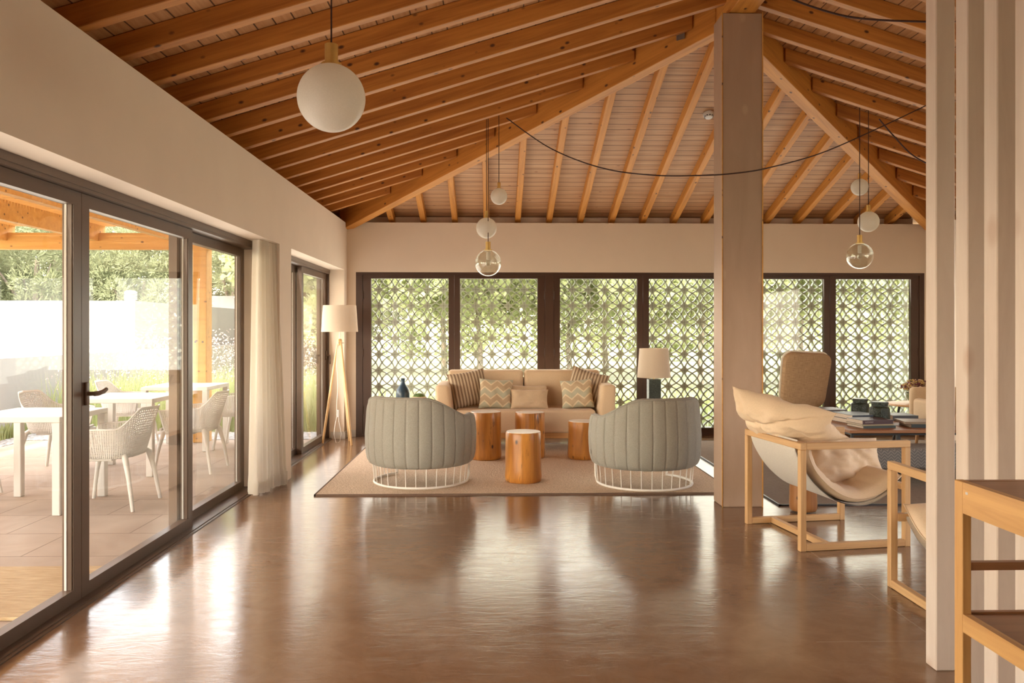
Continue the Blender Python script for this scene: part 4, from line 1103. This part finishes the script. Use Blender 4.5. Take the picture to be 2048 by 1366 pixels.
# ------------------------------------------------------------------ planting
random.seed(3)
def blades(n, region, h0, h1, w_=.006, lean=.25):
    mb = MB()
    for i in range(n):
        x, y = region(); h = random.uniform(h0, h1)*random.uniform(.6, 1); g = random.uniform(0, 2*pi); dx, dy = cos(g)*w_, sin(g)*w_
        lx, ly = random.gauss(0, lean)*h*.6, random.gauss(0, lean)*h*.6
        mb.add([(x-dx,y-dy,-.03), (x+dx,y+dy,-.03), (x+lx*.4+dx*.8,y+ly*.4+dy*.8,h*.6), (x+lx*.4-dx*.8,y+ly*.4-dy*.8,h*.6), (x+lx,y+ly,h)], [(0,1,2,3), (3,2,4)])
    return mb
regA = lambda: (random.uniform(-6.2, -2.3), random.uniform(11.1, 14.5))
tag(O('meadow_grass', blades(9000, regA, .35, .95, .007, .28), M['grass'], fixn=False), 'tall bright meadow grass beyond the pebble strip', 'grass', None, 'stuff')
fl_ = MB()
for i in range(5200):
    x, y = regA(); z_ = random.uniform(.55, 1.28)*(1 if random.random() < .8 else 1.1); s_ = random.uniform(.007, .017)
    g = random.uniform(0, pi); e_ = random.uniform(-.6, .6)
    a = Vector((cos(g), sin(g), e_*.3))*s_; b = Vector((-sin(g)*e_, cos(g)*e_, 1))*s_; p = Vector((x, y, z_))
    fl_.add([p-a, p-b*.8, p+a, p+b], [(0,1,2,3)])
tag(O('meadow_flowers', fl_, M['petal'], fixn=False), 'haze of small pale pink flowers above the meadow grass', 'flowers', None, 'stuff')
regB = lambda: (random.uniform(-6.36, -6.2), random.uniform(4, 11))
tag(O('border_plants', blades(1500, regB, .1, .28, .012, .25), M['grass'], fixn=False), 'low green plants at the foot of the garden wall', 'plants', None, 'stuff')
regC = lambda: (random.uniform(-2.2, 9.0), random.uniform(11.4, 15.5))
tag(O('garden_grass', blades(7000, regC, .12, .42, .014, .5), M['grass'], fixn=False), 'green grass and low plants seen through the patterned screen', 'grass', None, 'stuff')
def crown(seed, n, rx, ry, rz_, clumps, ls, needle=False):
    rnd = random.Random(seed); mb = MB(); cl = []
    for i in range(clumps):
        while True:
            u = Vector((rnd.uniform(-1,1), rnd.uniform(-1,1), rnd.uniform(-1,1)))
            if .35 < u.length < 1: break
        cl.append((Vector((u.x*rx, u.y*ry, u.z*rz_)), rnd.uniform(.28, .55)))
    for i in range(n):
        c_, r_ = cl[i % clumps]; d = Vector((rnd.gauss(0,1), rnd.gauss(0,1), rnd.gauss(0,.8))); d = d.normalized()*r_*rnd.uniform(.6, 1.05)
        p = c_+d; o_ = (d.normalized()+Vector((rnd.gauss(0,.5), rnd.gauss(0,.5), rnd.gauss(0,.5)+.3))).normalized()
        s_ = o_.cross(Vector((rnd.gauss(0,1), rnd.gauss(0,1), rnd.gauss(0,1)))).normalized()
        L1 = ls*rnd.uniform(.7, 1.4); w_ = L1*(.16 if needle else .42)
        mb.add([p-s_*w_*.6, p+o_*L1*.5-s_*w_, p+o_*L1, p+o_*L1*.5+s_*w_, p+s_*w_*.6][:4] if not needle else [p-s_*w_, p+s_*w_, p+o_*L1+s_*w_*.3, p+o_*L1-s_*w_*.3], [(0,1,2,3)])
    return mb
def tree(name, label, group, x, y, z_, cm_, leaf, trunk_h, sc_=1, rz=0, tr_=.12):
    root = T(name, label, 'tree', (x, y, -.05), rz, group); root.scale = (sc_, sc_, sc_)
    cr = bpy.data.objects.new('crown', cm_); C.objects.link(cr); cr.parent = root; cr.location = (0, 0, z_)
    tk = MB().tube([(0,0,0), (.06,.03,trunk_h*.4), (-.04,.05,trunk_h*.8), (.02,0,z_+.4)], [tr_*1.3, tr_, tr_*.8, tr_*.4], 10)
    for k in range(5):
        g = k*1.9; tk.tube([(0,.03,trunk_h*(.75+.05*k)), (.7*cos(g), .7*sin(g), trunk_h+.5+.1*k), (1.3*cos(g), 1.3*sin(g), z_+.4)], [tr_*.5, tr_*.3, tr_*.12], 6)
    O('trunk', tk, M['bark'], root, smooth=60)
    return root
def cmesh(nm, mb, m):
    me = bpy.data.meshes.new(nm); me.from_pydata([tuple(v) for v in mb.v], [], mb.f); me.update(); me.materials.append(m); return me
pm = [cmesh('pine_crown', crown(s_, 26000, 2.3, 2.0, 2.3, 90, .105, True), M['pine_leaf']) for s_ in (1, 2)]
gm = [cmesh('tree_crown', crown(s_, 20000, 2.4, 2.0, 1.9, 95, .12), M['tree_leaf']) for s_ in (3, 4)]
rr = random.Random(9); i = 0
for row, (y, xs) in enumerate(((25.5, [-16.6+2.75*k for k in range(5)]), (31, [-19.5+3.4*k for k in range(5)]))):
    for x in xs:
        tree('pine_tree', 'bushy pine behind the white outbuilding, %s from the left in the %s row' % (ORD[i % 5], ('front', 'rear')[row]), 'pines behind the outbuilding',
             x+rr.uniform(-.5,.5), y+rr.uniform(-.8,.8), 2.7, pm[i % 2], 0, 1.6, rr.uniform(.95, 1.2)*(1 if row == 0 else 1.3), rr.uniform(0, 6)); i += 1
for k, (x, y, s_) in enumerate(((-3.2,17.5,1), (-.3,19.5,1.05), (2.2,22.5,1.1), (4.6,17.5,.9), (6.8,21,1.1), (9.3,17,1.0), (12.2,20,1.1), (-1.5,25,1.3), (4.0,28,1.4), (10.5,27,1.4), (15.5,25,1.3))):
    tree('garden_tree', 'leafy green tree beyond the block screen, %s from the left' % ORD[[-3.2,-1.5,-.3,2.2,4.0,4.6,6.8,9.3,10.5,12.2,15.5].index(x)], 'trees beyond the block screen', x, y, 3.4, gm[k % 2], 0, 2.2, s_, k*1.1, .06)
hedge = crown(8, 16000, 18, 1.0, 2.2, 700, .22); hedge.v = [(x+5, y+36, max(0, z_+2.2)) for x, y, z_ in hedge.v]
tag(O('far_hedge', hedge, M['tree_leaf'], fixn=False), 'pale green hedge far behind the garden trees', 'hedge')
